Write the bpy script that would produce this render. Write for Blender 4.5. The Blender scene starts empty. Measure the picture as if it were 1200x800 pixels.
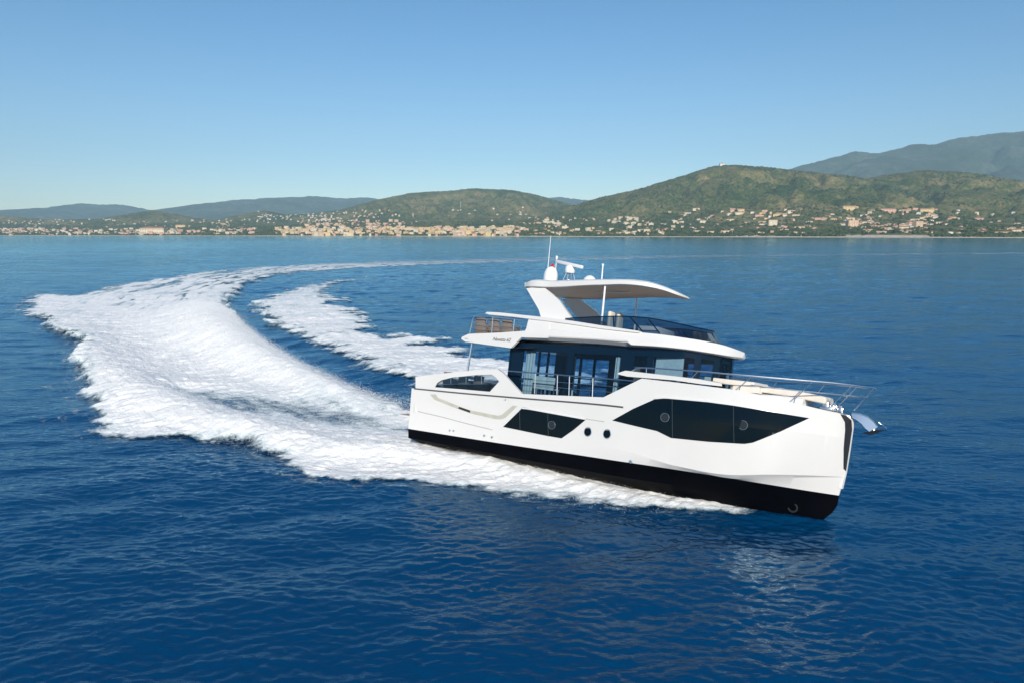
import bpy, bmesh, math, random
import numpy as np
from mathutils import Vector, Matrix
R = math.radians
rng = np.random.default_rng(7)
random.seed(7)
scene = bpy.context.scene
col = scene.collection

# ------------------------------------------------------------------ camera
CAM_H, CAM_PITCH, F = 10.033, R(8.9506), 800.0          # metres, radians, focal length in pixels of a 1200 px wide frame
cam_data = bpy.data.cameras.new('camera')
cam_data.sensor_width = 36.0
cam_data.sensor_fit = 'HORIZONTAL'
cam_data.lens = 24.0
cam_data.clip_start = 0.1
cam_data.clip_end = 60000
cam = bpy.data.objects.new('camera', cam_data)
cam.location = (0, 0, CAM_H)
cam.rotation_euler = (math.pi/2 - CAM_PITCH, 0, 0)
col.objects.link(cam)
scene.camera = cam

# ------------------------------------------------------------------ sky, sun, exposure
SUN_DIR = Vector((0.04, -0.85, 0.49)).normalized()       # towards the sun: almost straight behind the camera
world = bpy.data.worlds.new('World')
scene.world = world
world.use_nodes = True
wn, wl = world.node_tree.nodes, world.node_tree.links
bg = wn['Background']
sky = wn.new('ShaderNodeTexSky')
sky.sky_type = 'NISHITA'
sky.sun_disc = False
sky.sun_elevation = math.asin(SUN_DIR.z)
sky.sun_rotation = math.atan2(SUN_DIR.x, SUN_DIR.y)
sky.altitude = 0
sky.air_density = 1.0
sky.dust_density = 0.25
sky.ozone_density = 3.0
hs = wn.new('ShaderNodeHueSaturation'); hs.inputs['Saturation'].default_value = 1.30; hs.inputs['Value'].default_value = 0.91
wl.new(sky.outputs[0], hs.inputs['Color']); wl.new(hs.outputs[0], bg.inputs[0])
bg.inputs[1].default_value = 0.11
sun_data = bpy.data.lights.new('sun', 'SUN')
sun_data.energy = 4.7
sun_data.angle = R(0.53)
sun_data.color = (1.0, 0.93, 0.82)
sun = bpy.data.objects.new('sun', sun_data)
sun.rotation_euler = SUN_DIR.to_track_quat('Z', 'Y').to_euler()
sun.location = (40, -60, 60)
col.objects.link(sun)
scene.view_settings.view_transform = 'Standard'
scene.view_settings.look = 'None'
scene.view_settings.exposure = 0.26
scene.view_settings.gamma = 1.0
scene.view_settings.use_curve_mapping = False
scene.render.engine = 'CYCLES'
cy = scene.cycles
cy.use_denoising = True
cy.max_bounces = 8
cy.transparent_max_bounces = 24
cy.caustics_reflective = False
cy.caustics_refractive = False
cy.volume_bounces = 0

# ------------------------------------------------------------------ helpers: objects, tags, materials
def tag(o, label=None, cat=None, group=None, kind=None):
    if label: o['label'] = label
    if cat: o['category'] = cat
    if group: o['group'] = group
    if kind: o['kind'] = kind
    return o

def link_mesh(name, me, mat, parent=None):
    mats = mat if isinstance(mat, (list, tuple)) else [mat]
    for m in mats: me.materials.append(m)
    o = bpy.data.objects.new(name, me)
    col.objects.link(o)
    if parent is not None: o.parent = parent
    return o

def np_mesh(name, verts, faces, smooth=True, mat_idx=None):
    """verts (n,3), faces (m,k) all of k corners"""
    me = bpy.data.meshes.new(name)
    verts = np.ascontiguousarray(verts, dtype=np.float32)
    faces = np.ascontiguousarray(faces, dtype=np.int32)
    m, k = faces.shape
    me.vertices.add(len(verts)); me.vertices.foreach_set('co', verts.ravel())
    me.loops.add(m*k); me.loops.foreach_set('vertex_index', faces.ravel())
    me.polygons.add(m)
    me.polygons.foreach_set('loop_start', np.arange(m, dtype=np.int32)*k)
    me.polygons.foreach_set('loop_total', np.full(m, k, dtype=np.int32))
    if mat_idx is not None: me.polygons.foreach_set('material_index', np.ascontiguousarray(mat_idx, dtype=np.int32))
    me.polygons.foreach_set('use_smooth', np.full(m, smooth, dtype=bool))
    me.update(calc_edges=True)
    return me

def grid_faces(ny, nx):
    i = np.arange(ny*nx).reshape(ny, nx)
    return np.stack([i[:-1, :-1], i[:-1, 1:], i[1:, 1:], i[1:, :-1]], -1).reshape(-1, 4)

class Mat:
    """small wrapper for node materials"""
    def __init__(self, name):
        self.m = bpy.data.materials.new(name); self.m.use_nodes = True
        self.t = self.m.node_tree; self.n = self.t.nodes; self.l = self.t.links
        self.b = self.n['Principled BSDF']; self.out = self.n['Material Output']
    def new(self, t, **kw):
        nd = self.n.new(t)
        for k, v in kw.items():
            if k.startswith('i_'): nd.inputs[k[2:].replace('_', ' ')].default_value = v
            else: setattr(nd, k, v)
        return nd
    def set(self, **kw):
        for k, v in kw.items(): self.b.inputs[k.replace('_', ' ')].default_value = v
        return self
    def link(self, a, b): self.l.new(a, b)
    def noise(self, scale, detail=4, vec=None, rough=0.5):
        nd = self.new('ShaderNodeTexNoise'); nd.inputs['Scale'].default_value = scale
        nd.inputs['Detail'].default_value = detail; nd.inputs['Roughness'].default_value = rough
        if vec is not None: self.link(vec, nd.inputs['Vector'])
        return nd.outputs[0]
    def ramp(self, fac, stops):
        nd = self.new('ShaderNodeValToRGB'); e = nd.color_ramp.elements
        while len(e) < len(stops): e.new(0.5)
        for el, (p, c) in zip(e, stops): el.position = p; el.color = (*c, 1) if len(c) == 3 else c
        self.link(fac, nd.inputs[0]); return nd.outputs[0]
    def math(self, op, a, b=None, clamp=False):
        nd = self.new('ShaderNodeMath', operation=op, use_clamp=clamp)
        for i, v in enumerate((a, b)):
            if v is None: continue
            if isinstance(v, (int, float)): nd.inputs[i].default_value = v
            else: self.link(v, nd.inputs[i])
        return nd.outputs[0]
    def bump(self, h, strength, dist, normal=None):
        nd = self.new('ShaderNodeBump'); nd.inputs['Strength'].default_value = strength
        nd.inputs['Distance'].default_value = dist
        self.link(h, nd.inputs['Height'])
        if normal is not None: self.link(normal, nd.inputs['Normal'])
        return nd.outputs[0]
    def coord(self, scale=(1, 1, 1), which='Position', rot=(0, 0, 0)):
        if which == 'Position': src = self.new('ShaderNodeNewGeometry').outputs['Position']
        else: src = self.new('ShaderNodeTexCoord').outputs[which]
        mp = self.new('ShaderNodeMapping'); mp.inputs['Scale'].default_value = scale; mp.inputs['Rotation'].default_value = rot
        self.link(src, mp.inputs['Vector']); return mp.outputs[0]

def simple(name, color, rough=0.5, metal=0.0, coat=0.0, var=0.0, vscale=3.0, bump=0.0, bscale=30.0):
    m = Mat(name); m.set(Base_Color=(*color, 1), Roughness=rough, Metallic=metal)
    if coat: m.b.inputs['Coat Weight'].default_value = coat; m.b.inputs['Coat Roughness'].default_value = 0.06
    if var:
        c = m.coord(which='Object')
        f = m.noise(vscale, 5, c)
        lo = tuple(x*(1-var) for x in color); hi = tuple(min(1, x*(1+var)) for x in color)
        m.link(m.ramp(f, [(0.3, lo), (0.7, hi)]), m.b.inputs['Base Color'])
        m.link(m.math('ADD', m.math('MULTIPLY', f, 0.25*rough), rough*0.85), m.b.inputs['Roughness'])
    if bump:
        c = m.coord(which='Object'); m.link(m.bump(m.noise(bscale, 4, c), 0.5, bump), m.b.inputs['Normal'])
    return m.m

# ------------------------------------------------------------------ pixel -> world, used to find where things stand
_c, _s = math.cos(CAM_PITCH), math.sin(CAM_PITCH)
def ray(px, py):
    dx, dz, dy = px-600.0, F, 400.0-py
    return np.array([dx, dz*_c+dy*_s, -dz*_s+dy*_c])
def at_depth(px, py, y):
    d = ray(px, py); return np.array([0, 0, CAM_H]) + d*(y/d[1])
def on_water(px, py, z=0.0):
    d = ray(px, py); return (np.array([0, 0, CAM_H]) + d*((z-CAM_H)/d[2]))[:2]
def project(x, y, z):
    zz = y*_c-(z-CAM_H)*_s; yy = y*_s+(z-CAM_H)*_c
    return 600+F*x/zz, 400-F*yy/zz

# ------------------------------------------------------------------ numpy noise
_perm = rng.random((256, 256)).astype(np.float32)
def vnoise(x, y):
    xi, yi = np.floor(x).astype(int), np.floor(y).astype(int)
    fx, fy = x-xi, y-yi
    fx = fx*fx*fx*(fx*(fx*6-15)+10); fy = fy*fy*fy*(fy*(fy*6-15)+10)
    a = _perm[yi & 255, xi & 255]; b = _perm[yi & 255, (xi+1) & 255]
    c = _perm[(yi+1) & 255, xi & 255]; d = _perm[(yi+1) & 255, (xi+1) & 255]
    return (a+(b-a)*fx)*(1-fy)+(c+(d-c)*fx)*fy
def fbm(x, y, oct=4, gain=0.5):
    s = np.zeros(np.broadcast(x, y).shape); a, t = 1.0, 0.0
    for o in range(oct):
        s += a*vnoise(x*2**o+17.3*o, y*2**o-9.1*o); t += a; a *= gain
    return s/t
def smooth(a, b, x):
    t = np.clip((x-a)/(b-a), 0, 1); return t*t*(3-2*t)

# ================================================================== THE SEA
def wave_tile(N, L, lmin, lmax, slope, spread, wind_dir, seed, p=3.6):
    g = np.random.default_rng(seed)
    k1 = 2*np.pi*np.fft.fftfreq(N, L/N)
    kx, ky = np.meshgrid(k1, k1); k = np.hypot(kx, ky); k[0, 0] = 1
    lam = 2*np.pi/k
    band = smooth(lmin*0.7, lmin, lam)*(1-smooth(lmax, lmax*1.4, lam))
    ca = (kx*math.cos(wind_dir)+ky*math.sin(wind_dir))/k
    amp = k**(-p/2)*band*np.abs(ca)**spread
    sp = amp*(g.normal(size=k.shape)+1j*g.normal(size=k.shape)); sp[0, 0] = 0
    h = np.fft.ifft2(sp).real
    gy, gx = np.gradient(h, L/N)
    return (h*slope/np.sqrt((gx**2+gy**2).mean())).astype(np.float32), L
def sample(tile, x, y):
    h, L = tile; N = h.shape[0]
    u, v = x/L*N, y/L*N
    ui, vi = np.floor(u).astype(int), np.floor(v).astype(int); fu, fv = u-ui, v-vi
    a = h[vi % N, ui % N]; b = h[vi % N, (ui+1) % N]; c = h[(vi+1) % N, ui % N]; d = h[(vi+1) % N, (ui+1) % N]
    return (a+(b-a)*fu)*(1-fv)+(c+(d-c)*fu)*fv
T1 = wave_tile(1024, 53.0, 0.27, 0.68, 0.175, 2.4, R(87), 3, 2.2)
T1b = wave_tile(768, 37.0, 0.22, 0.6, 0.06, 0.6, R(60), 4, 2.2)
T2 = wave_tile(512, 97.0, 1.3, 4.5, 0.06, 1.6, R(100), 5)
T3 = wave_tile(256, 230.0, 5.0, 22.0, 0.03, 1.2, R(70), 6)
def sea_height(x, y, s):
    """s: local mesh spacing; waves too short for it are left to the material's ripples"""
    gust = 0.72+0.56*fbm(x/14.0, y/9.0, 3)
    w1 = np.clip(1.8-s/0.14, 0, 1); w2 = np.clip(2-s/0.5, 0, 1); w3 = np.clip(2-s/2.5, 0, 1)
    h = (sample(T1, x, y)+sample(T1b, x+7, y-3))*w1*gust + sample(T2, x, y)*w2 + sample(T3, x, y)*w3
    return h + wake_relief(x, y)

# ---- wake outlines, traced on the water plane
def poly(pxs): return np.array([on_water(*p) for p in pxs])
WASH = poly([(926,610),(890,606),(840,601),(800,598),(740,594),(690,589),(640,583),(600,577),(560,571),(520,568),(470,570),(420,569),
    (380,566),(350,553),(318,538),(290,528),(250,522),(210,513),(165,514),(120,512),(108,500),(92,485),(102,470),(84,452),
    (97,440),(72,426),(96,410),(88,400),(60,388),(45,378),(19,366),(25,352),(40,342),(80,345),(95,345),(130,334),(190,325),
    (240,318),(300,313),(400,308),(520,304.5),(640,301.5),(760,299.2),(1000,297.2),(1240,295.8),(1240,297.5),(1000,299.5),(800,302.5),
    (640,306.5),(520,310),(430,314),(360,319),(310,327),(287,337),(272,350),(274,370),(294,390),(322,412),(352,425),(392,440),(432,456),
    (470,470),(486,482),(500,485),(620,505),(760,540),(860,580),(930,598)])
PORT = poly([(289,352),(330,339),(380,330),(440,323),(470,319),(430,326),(397,334),(392,346),(412,352),(402,357),(432,365),(424,374),(446,381),(430,391),
    (532,398),(505,405),(566,410),(545,415),(600,424),(720,436),(700,462),(600,458),(560,450),(520,449),(487,450),(470,445),(430,430),(392,413),(352,395),(316,377),(297,362)])
def seg_dist(P, x, y, closed=True, step=1):
    n = len(P); d = np.full(x.shape, 1e9); inside = np.zeros(x.shape, bool)
    for i in range(n if closed else n-1):
        a, b = P[i], P[(i+1) % n]
        ab = b-a; t = np.clip(((x-a[0])*ab[0]+(y-a[1])*ab[1])/(ab@ab+1e-9), 0, 1)
        d = np.minimum(d, np.hypot(x-a[0]-t*ab[0], y-a[1]-t*ab[1]))
        if closed:
            cond = (a[1] > y) != (b[1] > y)
            inside ^= cond & (x < a[0]+(y-a[1])/(b[1]-a[1]+1e-12)*ab[0])
    return np.where(inside, d, -d) if closed else d
def line_profile(pts, x, y):
    """distance to an open polyline and the fraction along it of the nearest point"""
    P = poly(pts); L = np.r_[0, np.cumsum(np.hypot(*np.diff(P, axis=0).T))]
    d = np.full(x.shape, 1e9); s = np.zeros(x.shape)
    for i in range(len(P)-1):
        a, b = P[i], P[i+1]; ab = b-a
        t = np.clip(((x-a[0])*ab[0]+(y-a[1])*ab[1])/(ab@ab+1e-9), 0, 1)
        dd = np.hypot(x-a[0]-t*ab[0], y-a[1]-t*ab[1]); k = dd < d
        d = np.where(k, dd, d); s = np.where(k, (L[i]+t*(L[i+1]-L[i]))/L[-1], s)
    return d, s
PLUME = [(492,492),(470,488),(440,480),(410,470),(370,455),(330,440),(290,420),(255,395),(240,370),(250,345),(300,325),(400,312)]
HULLWASH = [(900,601),(840,594),(780,585),(720,575),(660,563),(600,550),(550,540),(500,532),(450,530),(390,528),(320,515),(240,495),(170,470),(120,440),(90,400),(60,370)]
TROUGH = [(484,502),(440,497),(400,489),(350,482),(310,478),(270,470),(225,463),(190,450)]
DARKBAND = [(486,472),(430,447),(390,430),(340,406),(305,384),(283,360),(292,343),(330,330)]
def wake_relief(x, y):
    r = np.zeros(np.shape(x))
    m = (y > 15) & (y < 160) & (x > -90) & (x < 45)
    if m.any():
        d, s = line_profile(DARKBAND, x[m], y[m])
        w = 2.2+5*s
        r[m] = -0.55*np.exp(-(d/w)**2)*(1-smooth(0.75, 1.0, s))*smooth(0, 0.06, s)
    return r

def graded(a, b, s0, grow, smax=1e9):
    out = [a]
    while out[-1] < b:
        out.append(out[-1]+min(max(s0, grow*out[-1]), smax))
    return np.array(out)
yr = np.r_[[-9000, -3000, -900, -300, -100, -40, -15, -5, 0, 4, 7, 9, 10.5, 11.5], graded(12.2, 9000, 0.05, 0.0036)]
xp = np.r_[np.arange(0, 17, 0.066), graded(17, 12000, 0.068, 0.0078)]
xr = np.r_[-xp[:0:-1], xp]
def sea_mesh():
    X, Y = np.meshgrid(xr, yr)
    sx = np.gradient(xr)[None, :]*np.ones_like(X); sy = np.gradient(yr)[:, None]*np.ones_like(X)
    Z = sea_height(X, Y, np.maximum(sx, sy*0.8))
    return np_mesh('water', np.c_[X.ravel(), Y.ravel(), Z.ravel()], grid_faces(*X.shape))

def water_material():
    m = Mat('sea_water')
    p1 = m.coord((1.9, 3.4, 1.0)); p2 = m.coord((0.13, 0.30, 0.3)); p3 = m.coord((0.010, 0.028, 0.03), rot=(0, 0, 0.15)); pf = m.coord((3.0, 6.4, 3))
    n1 = m.noise(1.0, 5, p1, 0.55); n2 = m.noise(1.0, 4, p2); n3 = m.noise(1.0, 4, p3); nf = m.noise(1.0, 3, pf, 0.6)
    gust = m.math('ADD', m.math('MULTIPLY', n3, 1.1), 0.35)
    h = m.math('ADD', m.math('MULTIPLY', n1, 0.060), m.math('MULTIPLY', n2, 0.34))
    h = m.math('ADD', h, m.math('MULTIPLY', nf, 0.032))
    nd = m.new('ShaderNodeBump'); nd.inputs['Distance'].default_value = 1.0
    m.link(m.math('MULTIPLY', gust, 0.85), nd.inputs['Strength']); m.link(h, nd.inputs['Height'])
    base = m.ramp(n3, [(0.25, (0.0001, 0.031, 0.094)), (0.75, (0.0002, 0.055, 0.152))])
    m.n.remove(m.b)
    df = m.new('ShaderNodeBsdfDiffuse'); m.link(base, df.inputs['Color'])
    gl = m.new('ShaderNodeBsdfGlossy'); gl.inputs['Roughness'].default_value = 0.08; gl.inputs['Color'].default_value = (0.62, 0.88, 1.0, 1)
    fr = m.new('ShaderNodeFresnel'); fr.inputs['IOR'].default_value = 1.52
    mx = m.new('ShaderNodeMixShader'); m.link(fr.outputs[0], mx.inputs[0]); m.link(df.outputs[0], mx.inputs[1]); m.link(gl.outputs[0], mx.inputs[2])
    for q in (df, gl, fr): m.link(nd.outputs[0], q.inputs['Normal'])
    m.link(mx.outputs[0], m.out.inputs['Surface'])
    return m.m
tag(link_mesh('water', sea_mesh(), water_material()), 'deep blue rippled sea from below the camera to the coast', 'sea', kind='structure')

# ================================================================== THE FOAM OF THE WAKE
PLUME_LEN = float(np.hypot(*np.diff(poly(PLUME), axis=0).T).sum())
def foam_fields(x, y, s):
    dw = seg_dist(WASH, x, y); dp = seg_dist(PORT, x, y)
    bow = on_water(905, 603)
    edge = 0.35+0.85*smooth(0, 9, np.hypot(x-bow[0], y-bow[1]))+0.018*np.maximum(y-20, 0)
    fray = (fbm(x/2.6, y/2.6, 4)-0.5)*2
    fray2 = (fbm(x/0.7+50, y/0.7, 3)-0.5)*2
    fray3 = (fbm(x/1.5+y*0.3, y/0.9-20, 4, 0.6)-0.5)*2
    jag = fray*0.9*edge + fray3*0.65*edge + fray2*0.35
    # wash A+B
    w = np.maximum(smooth(-0.45, 0.95, (dw+jag*0.75)/edge), 0.40*smooth(-2.4, 0.1, (dw+jag)/edge))
    near = 1-smooth(95, 150, y)
    w = w*(0.25+0.75*smooth(0.2, 3.0, np.hypot(x-bow[0]-0.5, y-bow[1])))
    dA = w*(1-0.24*smooth(100, 190, y)-0.24*smooth(190, 300, y))
    dt, st = line_profile(TROUGH, x, y)
    dA -= 0.42*np.exp(-(dt/(0.5+2.2*np.sin(np.pi*np.clip(st*1.1, 0, 1))))**2)*(1-smooth(0.8, 1, st))*w*(0.6+0.8*fbm(x/1.3, y/1.3, 3))
    dpl, sp = line_profile(PLUME, x, y)
    dh, sh = line_profile(HULLWASH, x, y)
    # thinner lace between the ridges far back
    lace = smooth(60, 120, y)
    streak = fbm(sp*22.0, dpl/1.5, 4)
    streak2 = fbm(sp*60.0+7, dpl/0.55, 3)
    dA -= (0.10*smooth(24, 50, y)+0.70*lace)*(0.42*smooth(0.48, 0.66, streak)+0.26*smooth(0.5, 0.7, streak2))*w*(1-0.5*smooth(150, 230, y))
    # port wash, thinner lace
    pr = np.maximum(smooth(-0.5, 0.9, (dp+jag*1.2)/(1.5*edge)), 0.34*smooth(-1.6, 0.1, (dp+jag)/edge))
    dP = pr*(0.94-0.20*smooth(80, 130, y)-0.13*smooth(0.45, 0.7, fbm(x/3+y/6, y/3, 4)))
    D = np.clip(np.maximum(dA, dP), 0, 1)
    # relief
    hp = (0.40+1.65*np.exp(-((sp-0.22)/0.16)**2))*(1-smooth(0.6, 1.0, sp))*smooth(0, 0.05, sp)
    wp = 1.1+5.0*smooth(0, 0.4, sp)
    Z = hp*np.exp(-(dpl/wp)**2)
    hh = (0.22+0.62*smooth(0.05, 0.40, sh))*(1-smooth(0.55, 1.0, sh)*0.6)*smooth(0.0, 0.06, sh)
    Z = Z + hh*np.exp(-(dh/(0.5+1.9*smooth(0.05, 0.5, sh)+2*smooth(.5, 1, sh)))**2)
    Z -= 0.30*np.exp(-(dt/1.1)**2)*(1-smooth(0.8, 1, st))
    Z += 0.16*dP
    b1 = 1-np.abs(fbm(x/2.4, y/1.9, 3)-0.5)*4
    b2 = 1-np.abs(fbm(x/0.62+9, y/0.55, 3)-0.5)*4
    b3 = fbm(x/0.24, y/0.24+31, 2)-0.5
    soft = smooth(0.05, 0.8, D)
    k = 1-0.7*smooth(60, 140, y)
    fine = np.clip(1.6-s/0.3, 0, 1)
    Z += soft*k*(0.07*b1*np.clip(2-s/1.0, 0, 1)+0.035*b2*fine+0.13*b3*fine)
    return D, np.where(D > 0, 0.02+np.maximum(Z, 0)*soft, 0), sp*PLUME_LEN, dpl

def foam_patch(xs, ys):
    X, Y = np.meshgrid(xs, ys)
    sx = np.gradient(xs)[None, :]*np.ones_like(X); sy = np.gradient(ys)[:, None]*np.ones_like(X)
    s = np.maximum(sx, sy*0.8)
    rough_w = seg_dist(WASH, X[::4, ::4], Y[::4, ::4]); rough_p = seg_dist(PORT, X[::4, ::4], Y[::4, ::4])
    keep = np.maximum(rough_w, rough_p) > -4.0-0.02*Y[::4, ::4]
    keep = np.kron(keep, np.ones((4, 4), bool))[:X.shape[0], :X.shape[1]]
    D, Z, U, V = (np.zeros(X.shape) for _ in range(4))
    D[keep], Z[keep], U[keep], V[keep] = foam_fields(X[keep], Y[keep], s[keep])
    H = np.zeros(X.shape); H[keep] = sea_height(X[keep], Y[keep], s[keep])
    return X, Y, H+Z, D, U, V

def foam_mesh():
    vs, fs, ds, us = [], [], [], []; off = 0
    for xs, ys in ((np.arange(-78, 30, 0.115), graded(18.5, 112, 0.075, 0.0030)),
                   (np.arange(-95, 300, 0.5), graded(112, 400, 0.35, 0.0032))):
        X, Y, Z, D, U, V = foam_patch(xs, ys)
        f = grid_faces(*X.shape)
        d = D.ravel()
        f = f[(d[f].max(1) > 0.02)]
        used = np.unique(f); remap = np.zeros(d.size, np.int64); remap[used] = np.arange(len(used))
        vs.append(np.c_[X.ravel(), Y.ravel(), Z.ravel()][used]); fs.append(remap[f]+off); ds.append(d[used]); us.append(np.c_[U.ravel(), V.ravel(), 0*d][used]); off += len(used)
    v = np.concatenate(vs); d = np.concatenate(ds)
    me = np_mesh('wake_foam', v, np.concatenate(fs))
    a = me.attributes.new('cover', 'FLOAT', 'POINT'); a.data.foreach_set('value', d.astype(np.float32))
    a = me.attributes.new('flow', 'FLOAT_VECTOR', 'POINT'); a.data.foreach_set('vector', np.concatenate(us).astype(np.float32).ravel())
    return me, v, d
def foam_material():
    m = Mat('white_foam')
    at = m.new('ShaderNodeAttribute'); at.attribute_name = 'cover'
    p = m.coord((1, 1, 1)); ps = m.coord((0.55, 1.25, 1.0), rot=(0, 0, -0.35))
    fl = m.new('ShaderNodeAttribute'); fl.attribute_name = 'flow'
    mp = m.new('ShaderNodeMapping'); mp.inputs['Scale'].default_value = (0.16, 1.25, 1); m.link(fl.outputs['Vector'], mp.inputs['Vector'])
    ns = m.noise(1.0, 6, mp.outputs[0], 0.62)
    n1 = m.noise(2.3, 7, ps, 0.66); n2 = m.noise(9.0, 5, p, 0.65); n0 = m.noise(0.45, 4, ps)
    n = m.math('ADD', m.math('ADD', m.math('MULTIPLY', n1, 0.38), m.math('MULTIPLY', n2, 0.24)), m.math('MULTIPLY', ns, 0.38))
    # cover 0 -> nothing, 1 -> closed sheet
    a = m.math('SUBTRACT', m.math('ADD', m.math('MULTIPLY', at.outputs['Fac'], 0.62), n), 0.74)
    a = m.math('MULTIPLY', a, 5.0, clamp=True)
    m.link(a, m.b.inputs['Alpha'])
    v = m.math('ADD', m.math('MULTIPLY', at.outputs['Fac'], 0.5), m.math('MULTIPLY', n, 0.9))
    c = m.ramp(v, [(0.62, (0.34, 0.50, 0.57)), (0.79, (0.68, 0.75, 0.77)), (0.92, (0.90, 0.90, 0.885))])
    m.link(c, m.b.inputs['Base Color'])
    m.set(Roughness=0.75)
    m.b.inputs['Specular IOR Level'].default_value = 0.2
    h = m.math('ADD', m.math('ADD', m.math('MULTIPLY', n1, 0.16), m.math('MULTIPLY', ns, 0.32)), m.math('MULTIPLY', n2, 0.14))
    n3 = m.noise(24.0, 4, p, 0.7); h = m.math('ADD', h, m.math('MULTIPLY', n3, 0.05))
    m.link(m.bump(h, 0.75, 0.6), m.b.inputs['Normal'])
    return m.m
FOAM_MAT = foam_material()
fm, FV, FD = foam_mesh()
tag(link_mesh('wake_foam', fm, FOAM_MAT), 'broad curving white foam wake streaming out behind the motor yacht', 'foam', kind='stuff')

def spray_mesh():
    """loose drops thrown up along the crests and edges of the wake"""
    y, x = FV[:, 1], FV[:, 0]
    near = y < 85
    P = FV[near]; D = FD[near]
    dpl, sp = line_profile(PLUME, P[:, 0], P[:, 1]); dh, sh = line_profile(HULLWASH, P[:, 0], P[:, 1])
    w = np.exp(-(dpl/2.2)**2)*np.exp(-((sp-0.18)/0.16)**2)*1.0 + 0.30*np.exp(-(dh/1.1)**2)*smooth(0.02, 0.1, sh)*(1-smooth(0.45, 0.7, sh))
    edge = (D > 0.50) & (D < 0.75)
    w = w*(D > 0.3) + 0.05*edge*(P[:, 1] < 60)
    n = 130000
    idx = rng.choice(len(P), n, p=w/w.sum())
    c = P[idx].copy()
    up = np.exp(-(dpl[idx]/2.6)**2)*np.exp(-((sp[idx]-0.18)/0.18)**2)
    c[:, :2] += rng.normal(0, 0.16, (n, 2))
    c[:, 2] += np.abs(rng.normal(0, 1, n))*(0.05+0.34*up)
    r = rng.uniform(0.004, 0.013, n)*(0.7+0.012*c[:, 1])
    base = np.array([(1, 0, 0), (-1, 0, 0), (0, 1, 0), (0, -1, 0), (0, 0, 1), (0, 0, -1)], float)
    fc = np.array([(0, 2, 4), (2, 1, 4), (1, 3, 4), (3, 0, 4), (2, 0, 5), (1, 2, 5), (3, 1, 5), (0, 3, 5)])
    v = c[:, None, :]+base[None]*r[:, None, None]*rng.uniform(0.7, 1.4, (n, 1, 3))
    f = fc[None]+6*np.arange(n)[:, None, None]
    return np_mesh('spray', v.reshape(-1, 3), f.reshape(-1, 3))
SPRAY_MAT = simple('spray_drops', (0.88, 0.89, 0.90), 0.5)
tag(link_mesh('spray', spray_mesh(), SPRAY_MAT), 'loose white drops of spray thrown up along the wake crests', 'spray', kind='stuff')

# ================================================================== THE LAND
def shore_y(x):
    b = np.interp(x, [-9000, -2580, -1200, 0, 700, 1188, 1900, 4000], [4200, 3440, 2780, 2263, 1900, 1600, 1500, 1450])
    return b + 70*(vnoise(x/260.0, 3.3)-0.5) + 30*(vnoise(x/60.0, 8.3)-0.5)
def ridge(pts, D, foot, x, y, back=1.0, power=1.15):
    w = np.array([at_depth(px, py, D) for px, py in pts])
    top = np.interp(x, w[:, 0], w[:, 2])
    u = (y-foot)/(D-foot)
    f = np.where(u < 1, smooth(0, 1, np.clip(u, 0, 1))**power*0.5+0.5*np.clip(u, 0, 1)**power, np.clip(1-(u-1)*back, 0, 1))
    return top*f, u
HILL_R = [(560,276),(600,264),(640,251),(680,239),(720,228),(760,219),(800,207),(830,196),(848,193),(870,195),(900,197),(930,200),(985,206),(1015,209),
          (1050,204),(1085,199),(1120,202),(1160,211),(1180,217),(1200,216),(1260,208),(1400,215),(1700,240)]
HILL_M = [(200,276),(240,262),(280,252),(310,247),(335,252),(365,251),(400,246),(440,235),(480,227),(520,224),(560,221),(600,223),(630,229),(655,236),(690,246),(760,276)]
HILL_L = [(-600,250),(-200,248),(0,253),(60,258),(120,257),(175,247),(195,249),(230,256),(280,262),(330,276)]
BACK_L = [(-600,236),(-300,242),(0,248),(50,244),(75,243),(100,239),(118,240),(140,240),(180,247),(205,246),(240,240),(270,235),(310,232),(340,231),(365,229.5),(400,233),(430,232),
          (452,235),(470,236),(560,240),(630,234),(655,231.5),(690,236),(760,250),(860,276)]
BACK_R = [(820,276),(860,226),(900,208),(930,198),(960,187),(1000,178),(1030,181),(1060,173),(1072,168),(1100,168),(1140,160),(1170,157),(1200,152),(1280,140),(1500,120),(1800,150)]
def land_height(x, y, far):
    ys = shore_y(x)
    inland = y-ys
    base = 2.2*smooth(-6, 14, inland)-2.5*(inland < -6) + 14*smooth(30, 260, inland) + 62*smooth(150, 1500, inland)
    base = base*(0.75+0.5*fbm(x/420.0, y/300.0, 3))
    if far:
        a, ua = ridge(BACK_L, 10500, 6000, x, y); b, ub = ridge(BACK_R, 8200, 4600, x, y)
        h = np.maximum(a, b); u = np.where(a > b, ua, ub); sc = 700.0
    else:
        a, ua = ridge(HILL_R, 3700, shore_y(x)+520, x, y, 0.9); b, ub = ridge(HILL_M, 5000, shore_y(x)+700, x, y, 0.9, 1.3)
        c, uc = ridge(HILL_L, 4900, shore_y(x)+500, x, y, 0.9, 1.3)
        h = np.maximum(np.maximum(a, b), c); u = np.where(a >= np.maximum(b, c), ua, np.where(b > c, ub, uc)); sc = 230.0
    h = h*(1+(0.09 if far else 0.035)*(fbm(x/(520.0 if far else 150.0), y/900.0+3, 4, 0.55)-0.5))
    gl = np.abs(fbm(x/sc, y/(sc*1.3)+5, 5, 0.55)-0.5)*2
    h = h*(1 - 0.95*np.maximum(0.32-gl, 0)*np.clip(4*u*(1-u), 0, 1)*(u < 1))
    return np.where(inland > -6, np.maximum(h, base), base)
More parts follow.
